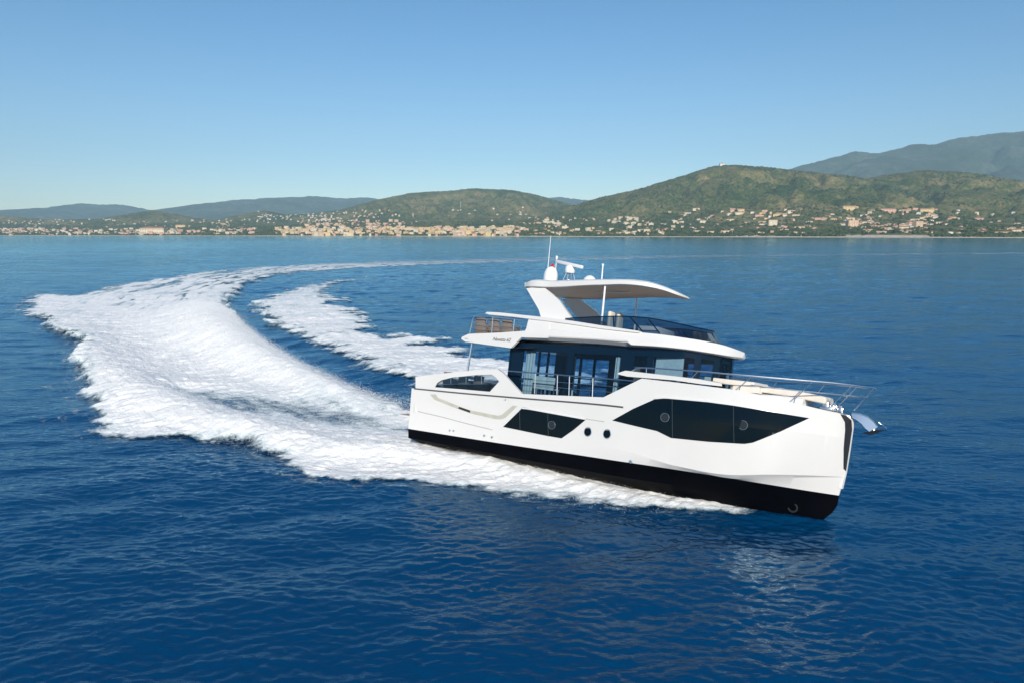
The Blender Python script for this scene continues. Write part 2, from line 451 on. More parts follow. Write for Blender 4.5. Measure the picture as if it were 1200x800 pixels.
def terrain(name, x0, x1, dx, y0, y1, dy, far, mat):
    xs, ys = np.arange(x0, x1, dx), np.arange(y0, y1, dy)
    X, Y = np.meshgrid(xs, ys); Z = land_height(X, Y, far)
    grain = rng.random(X.shape)
    if far: Z = Z-6 + grain*14
    else: Z = Z + (grain-0.3)*5.0*smooth(25, 160, Y-shore_y(X))
    me = np_mesh(name, np.c_[X.ravel(), Y.ravel(), Z.ravel()], grid_faces(*X.shape))
    return tag(link_mesh(name, me, mat), kind='structure')
def land_material(name, far=False):
    m = Mat(name)
    p = m.coord((1, 1, 1))
    big = m.noise(0.0028, 5, p, 0.6); mid = m.noise(0.016, 5, p, 0.7); small = m.noise(0.085, 2, p, 0.6)
    n = m.math('ADD', m.math('MULTIPLY', big, 0.34), m.math('ADD', m.math('MULTIPLY', mid, 0.34), m.math('MULTIPLY', small, 0.32)))
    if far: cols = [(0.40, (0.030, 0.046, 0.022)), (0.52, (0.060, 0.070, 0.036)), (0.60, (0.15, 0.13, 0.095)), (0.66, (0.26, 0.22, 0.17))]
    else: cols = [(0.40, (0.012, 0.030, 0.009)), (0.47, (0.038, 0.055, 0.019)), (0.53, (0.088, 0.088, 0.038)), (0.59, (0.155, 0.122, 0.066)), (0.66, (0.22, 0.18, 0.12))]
    c = m.ramp(n, [(p_, tuple((1.0 if far else 1.4)*q_*k_ for q_, k_ in zip(c_, (0.75, 0.95, 1.10) if far else (1.06, 1.02, 0.86)))) for p_, c_ in cols])  # far slopes shifted towards blue: distance haze put into their colour
    if not far:
        z = m.new('ShaderNodeSeparateXYZ'); m.link(m.new('ShaderNodeNewGeometry').outputs['Position'], z.inputs[0])
        zz = m.math('ADD', z.outputs[2], m.math('MULTIPLY', mid, 5.0))
        f = m.ramp(m.math('MULTIPLY', zz, 0.1), [(0.80, (1, 1, 1)), (0.95, (0, 0, 0))])
        mix = m.new('ShaderNodeMix', data_type='RGBA')
        m.link(f, mix.inputs[0]); m.link(c, mix.inputs[6])
        m.link(m.ramp(small, [(0.35, (0.42, 0.35, 0.26)), (0.65, (0.62, 0.54, 0.42))]), mix.inputs[7])
        c = mix.outputs[2]
    m.link(c, m.b.inputs['Base Color']); m.set(Roughness=0.95); m.b.inputs['Specular IOR Level'].default_value = 0.1
    return m.m
LAND_MAT = land_material('maquis_hillside'); FAR_MAT = land_material('haze_blue_mountain', True)
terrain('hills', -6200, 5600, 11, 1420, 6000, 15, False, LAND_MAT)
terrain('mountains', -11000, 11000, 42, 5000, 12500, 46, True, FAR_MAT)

# ------------------------------------------------------------------ houses
def house_proto(kind, w, d, h, roof_h, wall, roof, floors, hip):
    V, Fq, MI = [], [], []
    def quad(a, mi): Fq.append([len(V)+i for i in range(4)]); V.extend(a); MI.append(mi)
    x, y = w/2, d/2
    for a, b in (((-x, -y), (x, -y)), ((x, -y), (x, y)), ((x, y), (-x, y)), ((-x, y), (-x, -y))):
        quad([(*a, -6), (*b, -6), (*b, h), (*a, h)], 0)
    e = 0.5
    if roof_h > 0:
        r = (x-y*0.8) if hip else x+e
        r = max(r, 0.5)
        quad([(-x-e, -y-e, h), (x+e, -y-e, h), (r, 0, h+roof_h), (-r, 0, h+roof_h)], 1)
        quad([(x+e, y+e, h), (-x-e, y+e, h), (-r, 0, h+roof_h), (r, 0, h+roof_h)], 1)
        quad([(x+e, -y-e, h), (x+e, y+e, h), (r, 0, h+roof_h), (r, 0.01, h+roof_h)], 1 if hip else 0)
        quad([(-x-e, y+e, h), (-x-e, -y-e, h), (-r, 0, h+roof_h), (-r, 0.01, h+roof_h)], 1 if hip else 0)
    else:
        quad([(-x-e, -y-e, h), (x+e, -y-e, h), (x+e, y+e, h), (-x-e, y+e, h)], 1)
        quad([(-x-e, -y-e, h), (-x-e, -y-e, h+0.7), (x+e, -y-e, h+0.7), (x+e, -y-e, h)], 0)
    nb = max(2, int(w/3.4))
    for fl in range(floors):
        z0 = fl*(h/floors)+0.9
        for i in range(nb):
            cx = -x+(i+0.5)*w/nb
            quad([(cx-0.6, -y-0.05, z0), (cx+0.6, -y-0.05, z0), (cx+0.6, -y-0.05, z0+1.5), (cx-0.6, -y-0.05, z0+1.5)], 2)
        for i in range(max(1, int(d/4))):
            cyy = -y+(i+0.5)*d/max(1, int(d/4))
            for sgn in (-1, 1):
                quad([(sgn*(x+0.05), cyy-0.6, z0), (sgn*(x+0.05), cyy+0.6, z0), (sgn*(x+0.05), cyy+0.6, z0+1.5), (sgn*(x+0.05), cyy-0.6, z0+1.5)], 2)
    me = np_mesh(kind, np.array(V), np.array(Fq), smooth=False, mat_idx=np.array(MI))
    for m in (wall, roof, WINDOW_DARK): me.materials.append(m)
    return me
def plaster(name, c): return simple(name, c, 0.9, var=0.12, vscale=0.3)
WINDOW_DARK = simple('dark_house_window', (0.05, 0.06, 0.07), 0.3)
TILE = simple('terracotta_roof', (0.36, 0.17, 0.10), 0.9, var=0.2, vscale=0.5)
FLAT = simple('pale_flat_roof', (0.42, 0.37, 0.31), 0.9, var=0.15, vscale=0.3)
WALLS = {'cream': plaster('cream_plaster', (0.74, 0.64, 0.46)), 'white': plaster('white_plaster', (0.80, 0.77, 0.70)),
         'yellow': plaster('yellow_plaster', (0.72, 0.54, 0.26)), 'pink': plaster('pink_plaster', (0.68, 0.42, 0.31)), 'peach': plaster('peach_plaster', (0.72, 0.50, 0.34))}
PROTOS = {}
for cname, wm in WALLS.items():
    PROTOS[(cname, 'villa')] = house_proto('villa', 15, 10, 6.2, 2.4, wm, TILE, 2, True)
    PROTOS[(cname, 'house')] = house_proto('house', 11, 9, 8.5, 2.2, wm, TILE, 3, False)
    PROTOS[(cname, 'apartment_block')] = house_proto('apartment_block', 22, 12, 15, 0, wm, FLAT, 5, False)
    PROTOS[(cname, 'terrace')] = house_proto('terrace', 34, 10, 7, 2.2, wm, TILE, 2, True)

def ground_hit(px, py):
    """where the line of sight through a picture point first meets the near land"""
    d = ray(px, py); y = np.arange(1440, 5600, 6.0); x = d[0]/d[1]*y
    z = land_height(x, y, False); row = project(x, y, z)[1]
    ok = np.where((row <= py) & (y > shore_y(x)+14))[0]
    if not len(ok): return None
    i = ok[0]; return x[i], y[i], z[i]
# px0, px1, py0, py1, count, where, kinds, mean scale
DISTRICTS = [
    (0, 300, 270, 276, 300, 'on the low shore west of the old town', [('cream', 'apartment_block'), ('pink', 'apartment_block'), ('white', 'house'), ('yellow', 'house'), ('cream', 'house')]),
    (0, 300, 258, 271, 150, 'among trees on the slope west of the old town', [('white', 'villa'), ('cream', 'villa'), ('cream', 'house'), ('yellow', 'house')]),
    (330, 600, 268.5, 277, 520, 'in the dense seafront of the old town', [('cream', 'apartment_block'), ('peach', 'apartment_block'), ('pink', 'house'), ('cream', 'house'), ('yellow', 'apartment_block'), ('peach', 'house')]),
    (350, 500, 260, 271, 190, 'stacked up behind the seafront of the old town', [('cream', 'house'), ('pink', 'house'), ('peach', 'apartment_block'), ('peach', 'house')]),
    (300, 425, 247, 262, 120, 'climbing the hill above the old town', [('white', 'house'), ('cream', 'house'), ('white', 'villa')]),
    (425, 500, 247, 256, 26, 'on the spur of the hill above the old town', [('cream', 'house'), ('cream', 'villa'), ('pink', 'house')]),
    (530, 620, 243, 252, 14, 'high on the wooded hill above the town', [('cream', 'villa'), ('white', 'villa')]),
    (570, 800, 256, 276, 200, 'on the green slope east of the old town', [('cream', 'house'), ('white', 'villa'), ('yellow', 'house'), ('peach', 'house'), ('cream', 'apartment_block')]),
    (800, 1200, 257, 275, 190, 'among pines on the eastern shore', [('cream', 'villa'), ('peach', 'villa'), ('white', 'villa'), ('pink', 'villa'), ('cream', 'terrace')]),
    (800, 1200, 246, 258, 90, 'at the foot of the big brown hill', [('cream', 'villa'), ('yellow', 'terrace'), ('white', 'villa'), ('pink', 'terrace'), ('cream', 'terrace')]),
]
HOUSES = []
for x0, x1, y0, y1, n, where, kinds in DISTRICTS:
    cl = [(random.uniform(x0, x1), random.uniform(y0, y1)) for _ in range(max(3, n//12))]
    for i in range(n):
        if random.random() < 0.6:
            q = random.choice(cl); px, py = q[0]+random.gauss(0, 9), min(y1, max(y0, q[1]+random.gauss(0, 1.6)))
        else: px, py = random.uniform(x0, x1), random.uniform(y0, y1)
        g = ground_hit(px, py)
        if g is None: continue
        k = random.choice(kinds)
        HOUSES.append((g, k, where, random.uniform(0.55, 0.92), random.gauss(0, 0.5)))
HOUSES.sort(key=lambda t: t[0][1]/(t[3]*{'villa': 1.0, 'house': 0.95, 'apartment_block': 1.9, 'terrace': 1.9}[t[1][1]]))
KIND_WORDS = {'villa': 'villa with hipped tile roof', 'house': 'small gabled house with tile roof', 'apartment_block': 'flat roofed apartment block', 'terrace': 'long low terrace with tile roof'}
big_spots = [(995, 247, 'yellow', 'terrace', 1.9, 0.1, 'long yellow hillside hotel beneath the round brown hill'),
             (1040, 249, 'pink', 'terrace', 1.7, -0.1, 'long pink terraced building right of the yellow hillside hotel'),
             (1085, 249, 'yellow', 'terrace', 1.6, 0.05, 'broad ochre terraced building on the upper slope, far end of row'),
             (998, 267, 'peach', 'apartment_block', 1.5, 0.1, 'wide peach apartment block low on the eastern slope'),
             (905, 265, 'cream', 'apartment_block', 1.3, -0.1, 'broad cream apartment block alone on the eastern slope'),
             (823, 262, 'cream', 'villa', 1.7, 0.1, 'large cream villa standing alone above the sandy shore'),
             (1075, 267, 'peach', 'apartment_block', 1.2, 0.3, 'peach apartment block near the eastern rocks'),
             (180, 274, 'cream', 'terrace', 3.2, 0.0, 'very long pale beach building on the western shore'),
             (212, 266.5, 'yellow', 'terrace', 1.6, 0.1, 'bright yellow long building on the western slope'),
             (846, 194.5, 'white', 'villa', 1.6, 0.0, 'small pale building on the very top of the brown hill')]
N_THINGS = 285
def add_house(k, g, sc, yaw, label, group=None):
    o = bpy.data.objects.new({'villa': 'villa', 'house': 'house', 'apartment_block': 'apartment_block', 'terrace': 'terrace_house'}[k[1]], PROTOS[k])
    col.objects.link(o); o.location = g; o.scale = (sc, sc, sc); o.rotation_euler = (0, 0, yaw)
    return tag(o, label, 'building', group)
for px, py, c, k, sc, yaw, label in big_spots:
    g = ground_hit(px, py)
    if g is not None: add_house((c, k), g, sc, yaw, label)
for g, k, where, sc, yaw in HOUSES[:N_THINGS]:
    lab = '%s %s %s' % (k[0], KIND_WORDS[k[1]], where)
    add_house(k, g, sc, yaw, lab, lab.replace('villa with', 'villas with').replace('house with', 'houses with').replace('block on', 'blocks on'))
bm_v, bm_f, bm_m, off = [], [], [], 0
REST_MATS = []
for g, k, where, sc, yaw in HOUSES[N_THINGS:]:
    me = PROTOS[k]
    v = np.empty(len(me.vertices)*3, np.float32); me.vertices.foreach_get('co', v); v = v.reshape(-1, 3)*sc
    f = np.empty(len(me.loops), np.int32); me.loops.foreach_get('vertex_index', f); f = f.reshape(-1, 4)
    mi = np.empty(len(me.polygons), np.int32); me.polygons.foreach_get('material_index', mi)
    for mm in me.materials:
        if mm not in REST_MATS: REST_MATS.append(mm)
    lut = np.array([REST_MATS.index(mm) for mm in me.materials])
    c, s = math.cos(yaw), math.sin(yaw)
    bm_v.append(np.c_[v[:, 0]*c-v[:, 1]*s+g[0], v[:, 0]*s+v[:, 1]*c+g[1], v[:, 2]+g[2]])
    bm_f.append(f+off); bm_m.append(lut[mi]); off += len(v)
if bm_v:
    me = np_mesh('far_houses', np.concatenate(bm_v), np.concatenate(bm_f), False, np.concatenate(bm_m))
    tag(link_mesh('far_houses', me, REST_MATS), 'mass of tiny pale houses filling out the distant coastal town', 'houses', kind='stuff')

# ------------------------------------------------------------------ trees round the houses: a wood that reads as one mass
def ico():
    bm = bmesh.new(); bmesh.ops.create_icosphere(bm, subdivisions=1, radius=1); bm.verts.ensure_lookup_table()
    v = np.array([x.co[:] for x in bm.verts]); f = np.array([[q.index for q in p.verts] for p in bm.faces]); bm.free(); return v, f
IV, IF = ico()
def blobs(centres, radii, squash=0.85):
    n = len(centres)
    v = IV[None]*radii[:, None, None]*rng.uniform(0.6, 1.3, (n, len(IV), 1)); v[:, :, 2] *= squash
    v = v+centres[:, None, :]
    return v.reshape(-1, 3), (IF[None]+len(IV)*np.arange(n)[:, None, None]).reshape(-1, 3)
n = 42000
tx = rng.uniform(-5200, 3600, n)
ty = shore_y(tx)+25+rng.random(n)**1.5*1100
dens = fbm(tx/160.0, ty/120.0, 3)
keep = dens > 0.40
tx, ty = tx[keep], ty[keep]
tz = land_height(tx, ty, False)
rad = rng.uniform(2.4, 6.2, len(tx))
bv, bf = blobs(np.c_[tx, ty, tz+rad*0.5], rad)
wm = Mat('coastal_foliage')
p = wm.coord((1, 1, 1))
wm.link(wm.ramp(wm.noise(0.03, 4, p, 0.7), [(0.35, (0.018, 0.036, 0.014)), (0.5, (0.045, 0.070, 0.026)), (0.65, (0.090, 0.110, 0.042))]), wm.b.inputs['Base Color'])
wm.set(Roughness=0.95); wm.b.inputs['Specular IOR Level'].default_value = 0.1
tag(link_mesh('coastal_woods', np_mesh('coastal_woods', bv, bf), wm.m), 'dark green pines and scrub growing between the houses along the coast', 'woods', kind='stuff')

n = 110000
hx = rng.uniform(-5400, 4200, n); hy = rng.uniform(1900, 4700, n)
hd = fbm(hx/90.0, hy/70.0, 4, 0.6)
keep = (hd > 0.53) & (hy > shore_y(hx)+700) & (np.abs(hx) < hy*0.80)
hx, hy = hx[keep], hy[keep]
hr = rng.uniform(2.2, 5.2, len(hx))
OV = np.array([(1, 0, 0), (-1, 0, 0), (0, 1, 0), (0, -1, 0), (0, 0, 1), (0, 0, -1)], float)
OF = np.array([(0, 2, 4), (2, 1, 4), (1, 3, 4), (3, 0, 4), (2, 0, 5), (1, 2, 5), (3, 1, 5), (0, 3, 5)])
hv = OV[None]*hr[:, None, None]*rng.uniform(0.6, 1.35, (len(hx), 6, 1))+np.c_[hx, hy, land_height(hx, hy, False)+hr*0.5][:, None, :]
hf = OF[None]+6*np.arange(len(hx))[:, None, None]
tag(link_mesh('hillside_scrub', np_mesh('hillside_scrub', hv.reshape(-1, 3), hf.reshape(-1, 3)), wm.m), 'dark scrub and small trees dotted thickly over the hillsides', 'scrub', kind='stuff')

# ------------------------------------------------------------------ masts and turbines
WHITE_PAINT = simple('white_paint', (0.8, 0.8, 0.8), 0.4)
def cyl(bm, a, b, r0, r1=None, n=10):
    a, b = Vector(a), Vector(b); r1 = r0 if r1 is None else r1
    q = (b-a).to_track_quat('Z', 'Y').to_matrix()
    ra = [bm.verts.new(a+q@Vector((r0*math.cos(t*2*math.pi/n), r0*math.sin(t*2*math.pi/n), 0))) for t in range(n)]
    rb = [bm.verts.new(b+q@Vector((r1*math.cos(t*2*math.pi/n), r1*math.sin(t*2*math.pi/n), 0))) for t in range(n)]
    for i in range(n): bm.faces.new((ra[i], ra[(i+1) % n], rb[(i+1) % n], rb[i]))
    bm.faces.new(ra[::-1]); bm.faces.new(rb)
def bm_obj(name, bm, mat, parent=None, smooth=None):
    bmesh.ops.recalc_face_normals(bm, faces=bm.faces)
    me = bpy.data.meshes.new(name); bm.to_mesh(me); bm.free()
    if smooth is not None:
        me.polygons.foreach_set('use_smooth', [True]*len(me.polygons)); me.set_sharp_from_angle(angle=R(smooth))
    return link_mesh(name, me, mat, parent)
for px, py, lab in ((277, 233, 'slim white wind turbine on the lower shoulder of the far blue ridge'),
                    (306, 232, 'slim white wind turbine near the crest of the far blue ridge')):
    w = at_depth(px, py, 10500)
    r = bpy.data.objects.new('wind_turbine', None); col.objects.link(r); r.location = (w[0], 10400, w[2]-25)
    tag(r, lab, 'turbine', 'wind turbines on the far ridge')
    bm = bmesh.new(); cyl(bm, (0, 0, 0), (0, 0, 85), 3.0, 1.8); bm_obj('tower', bm, WHITE_PAINT, r)
    bm = bmesh.new(); cyl(bm, (0, 3, 86), (0, -5, 86), 2.4, 1.8); bm_obj('nacelle', bm, WHITE_PAINT, r)
    for a in (90, 210, 330):
        bm = bmesh.new(); cyl(bm, (0, -5, 86), (40*math.cos(R(a)), -5, 86+40*math.sin(R(a))), 1.6, 0.3, 6); bm_obj('blade', bm, WHITE_PAINT, r)
w = ground_hit(540, 243)
if w:
    bm = bmesh.new(); cyl(bm, (0, 0, -3), (0, 0, 34), 1.0, 0.5, 8); cyl(bm, (0, 0, 24), (0, 0, 26), 2.2, 2.2, 8)
    o = bm_obj('radio_mast', bm, WHITE_PAINT); o.location = w
    tag(o, 'thin pale radio mast on the wooded hill above the town', 'mast')

# ------------------------------------------------------------------ haze between the camera and the hills
hz = Mat('thin_haze')
hz.n.remove(hz.b)
pv = hz.new('ShaderNodeVolumePrincipled')
pv.inputs['Color'].default_value = (0.52, 0.80, 1.0, 1); pv.inputs['Density'].default_value = 6.2e-5; pv.inputs['Anisotropy'].default_value = -0.2
hz.link(pv.outputs[0], hz.out.inputs['Volume'])
bm = bmesh.new(); bmesh.ops.create_cube(bm, size=1.0)
for v in bm.verts: v.co = Vector((v.co.x*24600, v.co.y*23000+2000, -4 if v.co.z < 0 else 1950))
haze = bm_obj('haze', bm, hz.m)
tag(haze, 'thin blue haze lying over the sea and the hills', 'haze', kind='stuff')

# ================================================================== THE MOTOR YACHT
# local frame: X forward from the transom, Y to port, Z up from the waterline; heeled to port in its turn
BOAT_LOC = Vector((-3.5324, 33.3398, 0.0534))
BOAT_ROT = Matrix.Rotation(-0.58949, 3, 'Z') @ Matrix.Rotation(-0.016693, 3, 'Y') @ Matrix.Rotation(-0.226967, 3, 'X')
BOAT_M = Matrix.Translation(BOAT_LOC) @ BOAT_ROT.to_4x4()
yacht = bpy.data.objects.new('motor_yacht', None)
col.objects.link(yacht); yacht.matrix_world = BOAT_M
tag(yacht, 'white flybridge motor yacht with black bottom heeling in a tight turn', 'yacht')
_Mi = np.array(BOAT_ROT.transposed()); _o = _Mi @ (np.array([0, 0, CAM_H])-np.array(BOAT_LOC))
def on_boat(px, py, X=None, Y=None, Z=None):
    d = _Mi @ ray(px, py)
    for k, t in ((0, X), (1, Y), (2, Z)):
        if t is not None: return _o+d*((t-_o[k])/d[k])
def on_side(px, py, b):
    """point on the starboard surface whose half breadth is b(X)"""
    y = -b(9.0)
    for _ in range(25):
        p = on_boat(px, py, Y=y); y = 0.5*y-0.5*b(p[0])
    return on_boat(px, py, Y=y)
def curve(xs, vs): return lambda X: np.interp(X, xs, vs)
def smooth_curve(xs, vs):
    """monotone-ish cubic through the knots"""
    xs, vs = np.array(xs, float), np.array(vs, float); m = np.gradient(vs, xs)
    def f(X):
        X = np.clip(X, xs[0], xs[-1]); i = np.clip(np.searchsorted(xs, X)-1, 0, len(xs)-2)
        h = xs[i+1]-xs[i]; t = (X-xs[i])/h
        return (2*t**3-3*t**2+1)*vs[i]+(t**3-2*t**2+t)*h*m[i]+(-2*t**3+3*t**2)*vs[i+1]+(t**3-t**2)*h*m[i+1]
    return f

# materials of the boat
GEL = simple('white_gelcoat', (0.72, 0.71, 0.69), 0.22, coat=0.4, var=0.02, vscale=0.6)
BLACK = simple('black_antifouling', (0.0018, 0.0022, 0.004), 0.6, var=0.3, vscale=1.5)
BLACK.node_tree.nodes['Principled BSDF'].inputs['Specular IOR Level'].default_value = 0.03
GREYGEL = simple('grey_gelcoat', (0.42, 0.43, 0.44), 0.35)
STEEL = simple('polished_steel', (0.82, 0.82, 0.82), 0.28, metal=1.0)
RUBBER = simple('grey_rub_rail', (0.085, 0.09, 0.10), 0.45)
DARKFRAME = simple('black_window_frame', (0.003, 0.013, 0.030), 0.12)
DARKFRAME.node_tree.nodes['Principled BSDF'].inputs['Specular IOR Level'].default_value = 0.3
TEAK = simple('teak_deck', (0.36, 0.21, 0.11), 0.6, var=0.25, vscale=4)
CUSHION = simple('cream_upholstery', (0.74, 0.68, 0.60), 0.85, var=0.05, bump=0.01, bscale=40)
WICKER = simple('brown_wicker', (0.19, 0.16, 0.14), 0.8, var=0.35, vscale=30, bump=0.01, bscale=80)
GREYCUSH = simple('grey_upholstery', (0.20, 0.21, 0.23), 0.9, var=0.1)
BEIGE = simple('beige_intake_trim', (0.50, 0.49, 0.42), 0.4, var=0.08)
SOFFIT = simple('soffit_warm_bounce', (0.86, 0.69, 0.54), 0.5, var=0.04)  # white gelcoat underside; shade and warm deck bounce put into this beige
CHARCOAL = simple('charcoal_plastic', (0.02, 0.021, 0.024), 0.4)
SEAM = simple('dark_grey_seam', (0.06, 0.075, 0.085), 0.4)
RED = simple('red_lamp_lens', (0.55, 0.02, 0.02), 0.3)
CURTAIN = simple('pale_curtain', (0.62, 0.60, 0.55), 0.95, var=0.1, vscale=8)
HULLGLASS = Mat('dark_hull_glass').set(Base_Color=(0.0015, 0.006, 0.011, 1), Roughness=0.05, IOR=1.5).m
HULLGLASS.node_tree.nodes['Principled BSDF'].inputs['Specular IOR Level'].default_value = 0.22
def tinted(name, tint, extra=0.03):
    m = Mat(name); m.n.remove(m.b)
    fr = m.new('ShaderNodeFresnel'); fr.inputs[0].default_value = 1.5
    tr = m.new('ShaderNodeBsdfTransparent'); tr.inputs[0].default_value = (*tint, 1)
    gl = m.new('ShaderNodeBsdfGlossy'); gl.inputs['Roughness'].default_value = 0.02; gl.inputs[0].default_value = (0.9, 0.95, 1, 1)
    mx = m.new('ShaderNodeMixShader'); m.link(m.math('ADD', fr.outputs[0], extra), mx.inputs[0])
    m.link(tr.outputs[0], mx.inputs[1]); m.link(gl.outputs[0], mx.inputs[2]); m.link(mx.outputs[0], m.out.inputs['Surface'])
    return m.m
SALOON_GLASS = tinted('blue_tinted_saloon_glass', (0.52, 0.70, 0.84), 0.0)
SCREEN_GLASS = tinted('dark_tinted_screen', (0.22, 0.30, 0.38))
SMOKED_GLASS = tinted('smoked_glass', (0.42, 0.50, 0.54), -0.02)
BULWARK_GLASS = tinted('bulwark_glass', (0.80, 0.85, 0.87), -0.02)

def tube(bm, pts, r, n=8, closed=False):
    pts = [Vector(p) for p in pts]; rings = []; up = None
    for i, p in enumerate(pts):
        a = pts[i-1] if i else (pts[-1] if closed else p); b = pts[(i+1) % len(pts)] if (i < len(pts)-1 or closed) else p
        t = (b-a).normalized()
        if up is None: up = t.orthogonal().normalized()
        up = (up-t*up.dot(t)).normalized(); s = t.cross(up)
        rr = r[i] if isinstance(r, (list, tuple)) else r
        rings.append([bm.verts.new(p+(up*math.cos(k*2*math.pi/n)+s*math.sin(k*2*math.pi/n))*rr) for k in range(n)])
    for i in range(len(rings)-(0 if closed else 1)):
        A, B = rings[i], rings[(i+1) % len(rings)]
        for k in range(n): bm.faces.new((A[k], A[(k+1) % n], B[(k+1) % n], B[k]))
    if not closed: bm.faces.new(rings[0][::-1]); bm.faces.new(rings[-1])
def loft(bm, rows, close=False):
    V = [[bm.verts.new(p) for p in r] for r in rows]
    for i in range(len(V)-1):
        for j in range(len(V[0])-1):
            q = (V[i][j], V[i][j+1], V[i+1][j+1], V[i+1][j])
            try: bm.faces.new(q)
            except ValueError: pass
    return V
def box(bm, lo, hi, bev=0.0, seg=2, rot=None, piv=None):
    lo, hi = Vector(lo), Vector(hi)
    g = bmesh.ops.create_cube(bm, size=1.0)['verts']
    for v in g:
        v.co = Vector(((lo.x+hi.x)/2+v.co.x*(hi.x-lo.x), (lo.y+hi.y)/2+v.co.y*(hi.y-lo.y), (lo.z+hi.z)/2+v.co.z*(hi.z-lo.z)))
        if rot is not None: v.co = piv+rot@(v.co-piv)
    if bev:
        e = list({e for v in g for e in v.link_edges})
        bmesh.ops.bevel(bm, geom=e, offset=bev, segments=seg, profile=0.5, affect='EDGES')
def part(name, bm, mat, parent=None, ang=35):
    return bm_obj(name, bm, mat, parent if parent is not None else yacht, smooth=ang)
from mathutils.geometry import tessellate_polygon
def panel(outer, b, thick=0.05, holes=(), side=-1, cut=0.0, proud=0.0, bev=0.0):
    """a plate with outline (X, Z) lying on the side surface Y = side*(b(X, Z)+proud), thickened inwards"""
    loops = [[Vector((p[0], p[1], 0)) for p in l] for l in [outer, *holes]]
    flat = [p for l in loops for p in l]
    bm = bmesh.new(); vs = [bm.verts.new(p) for p in flat]
    for t in tessellate_polygon(loops):
        try: bm.faces.new([vs[i] for i in t])
        except ValueError: pass
    if cut:
        for ax in (0, 1):
            lo, hi = min(p[ax] for p in flat), max(p[ax] for p in flat); c = lo+cut
            while c < hi:
                nrm = Vector((1, 0, 0)) if ax == 0 else Vector((0, 1, 0))
                bmesh.ops.bisect_plane(bm, geom=bm.verts[:]+bm.edges[:]+bm.faces[:], plane_co=nrm*c, plane_no=nrm); c += cut
    else:
        bmesh.ops.dissolve_limit(bm, angle_limit=0.001, verts=bm.verts[:], edges=bm.edges[:])
    front = {v: (v.co.x, v.co.y) for v in bm.verts}
    faces = bm.faces[:]; edges = [e for e in bm.edges if len(e.link_faces) == 1]
    back = {v: bm.verts.new((0, 0, 0)) for v in front}
    for f in faces: bm.faces.new([back[v] for v in reversed(f.verts)])
    for e in edges:
        a, c = e.verts; bm.faces.new((a, c, back[c], back[a]))
    for v, (X, Z) in front.items():
        h = float(b(X, Z))+proud
        v.co = Vector((X, side*h, Z)); back[v].co = Vector((X, side*(h-thick), Z))
    return bm
def side_poly(pxs, b): return [tuple(on_side(px, py, b)[[0, 2]]) for px, py in pxs]

# ---------------- hull form
b_shr = smooth_curve([0, 5, 9, 11, 13, 14.5, 16, 17, 17.8, 18.25, 18.5], [2.69, 2.72, 2.72, 2.70, 2.61, 2.42, 2.0, 1.5, .93, .50, .13])
b_knu = smooth_curve([0, 5, 9, 11, 13, 14.5, 16, 17, 17.8, 18.2, 18.42], [2.62, 2.66, 2.66, 2.62, 2.47, 2.2, 1.7, 1.18, .62, .30, .09])
b_boot = smooth_curve([0, 5, 9, 11, 13, 14.5, 16, 17, 17.8, 18.27], [2.60, 2.63, 2.62, 2.54, 2.30, 1.95, 1.36, .86, .38, .07])
b_chi = smooth_curve([0, 5, 9, 11, 13, 14.5, 16, 17, 17.7, 18.08], [2.52, 2.55, 2.48, 2.34, 1.98, 1.55, .95, .52, .22, .06])
step = curve([0, 13.0, 14.6, 15.8, 17.4, 18.4], [0, 0, .14, .19, .10, .01])
b_klo = lambda X: b_knu(X)-step(X)
def zline(pxs, b):
    P = np.array([on_side(px, py, b) for px, py in pxs]); i = np.argsort(P[:, 0]); return smooth_curve(P[i, 0], P[i, 2]), P[i]
z_boot, _P = zline([(480,502),(600,521),(700,536),(800,551),(850,559),(900,567),(950,575),(983,580)], b_boot)
z_knu, _P = zline([(487,486),(560,497),(640,511),(730,527),(800,547),(850,555.5),(900,555.5),(950,556.5),(985,558)], b_knu)
z_rub, RUBP = zline([(487,455),(550,461),(610,466),(730,476.5),(800,486),(900,500),(985,512)], b_shr)
TOPP = np.array([on_side(px, py, b_shr) for px, py in [(612,461),(707,465),(752,443),(800,448.5),(860,456),(900,464),(930,471.5),(960,478.5),(985,484),(995,487.5),(1000,492)]])
z_top = curve(TOPP[:, 0], TOPP[:, 2])
z_keel = smooth_curve([0, 5, 12, 16, 17.0, 17.5, 17.85], [-.72, -.9, -1.0, -1.0, -.90, -.72, -.48])
z_chi = smooth_curve([0, 6, 12, 15, 17, 18.24], [-.12, -.08, -.02, .05, .10, .10])
ROWS = [(17.85, lambda X: 0*X+0.015, z_keel), (18.10, lambda X: b_chi(X)*0.6, lambda X: z_keel(np.minimum(X*0.986, 17.85))*0.5+z_chi(X)*0.5), (18.24, b_chi, z_chi), (18.27, b_boot, z_boot), (18.40, b_klo, lambda X: z_knu(X)-0.012-curve([0, 13.4, 14.6, 15.6, 17.6, 18.4], [0, 0, .10, .16, .05, 0])(X)),
        (18.42, b_knu, z_knu), (18.47, lambda X: b_knu(X)+(b_shr(X)-b_knu(X))*0.66, lambda X: z_knu(X)+(z_rub(X)-z_knu(X))*0.55), (18.49, b_shr, z_rub)]
def hull_half(X, Z):
    zs = [float(f(min(X, e))) for e, b, f in ROWS]+[6.0]; bs = [float(b(min(X, e))) for e, b, f in ROWS]
    return float(np.interp(Z, zs, bs+[bs[-1]]))
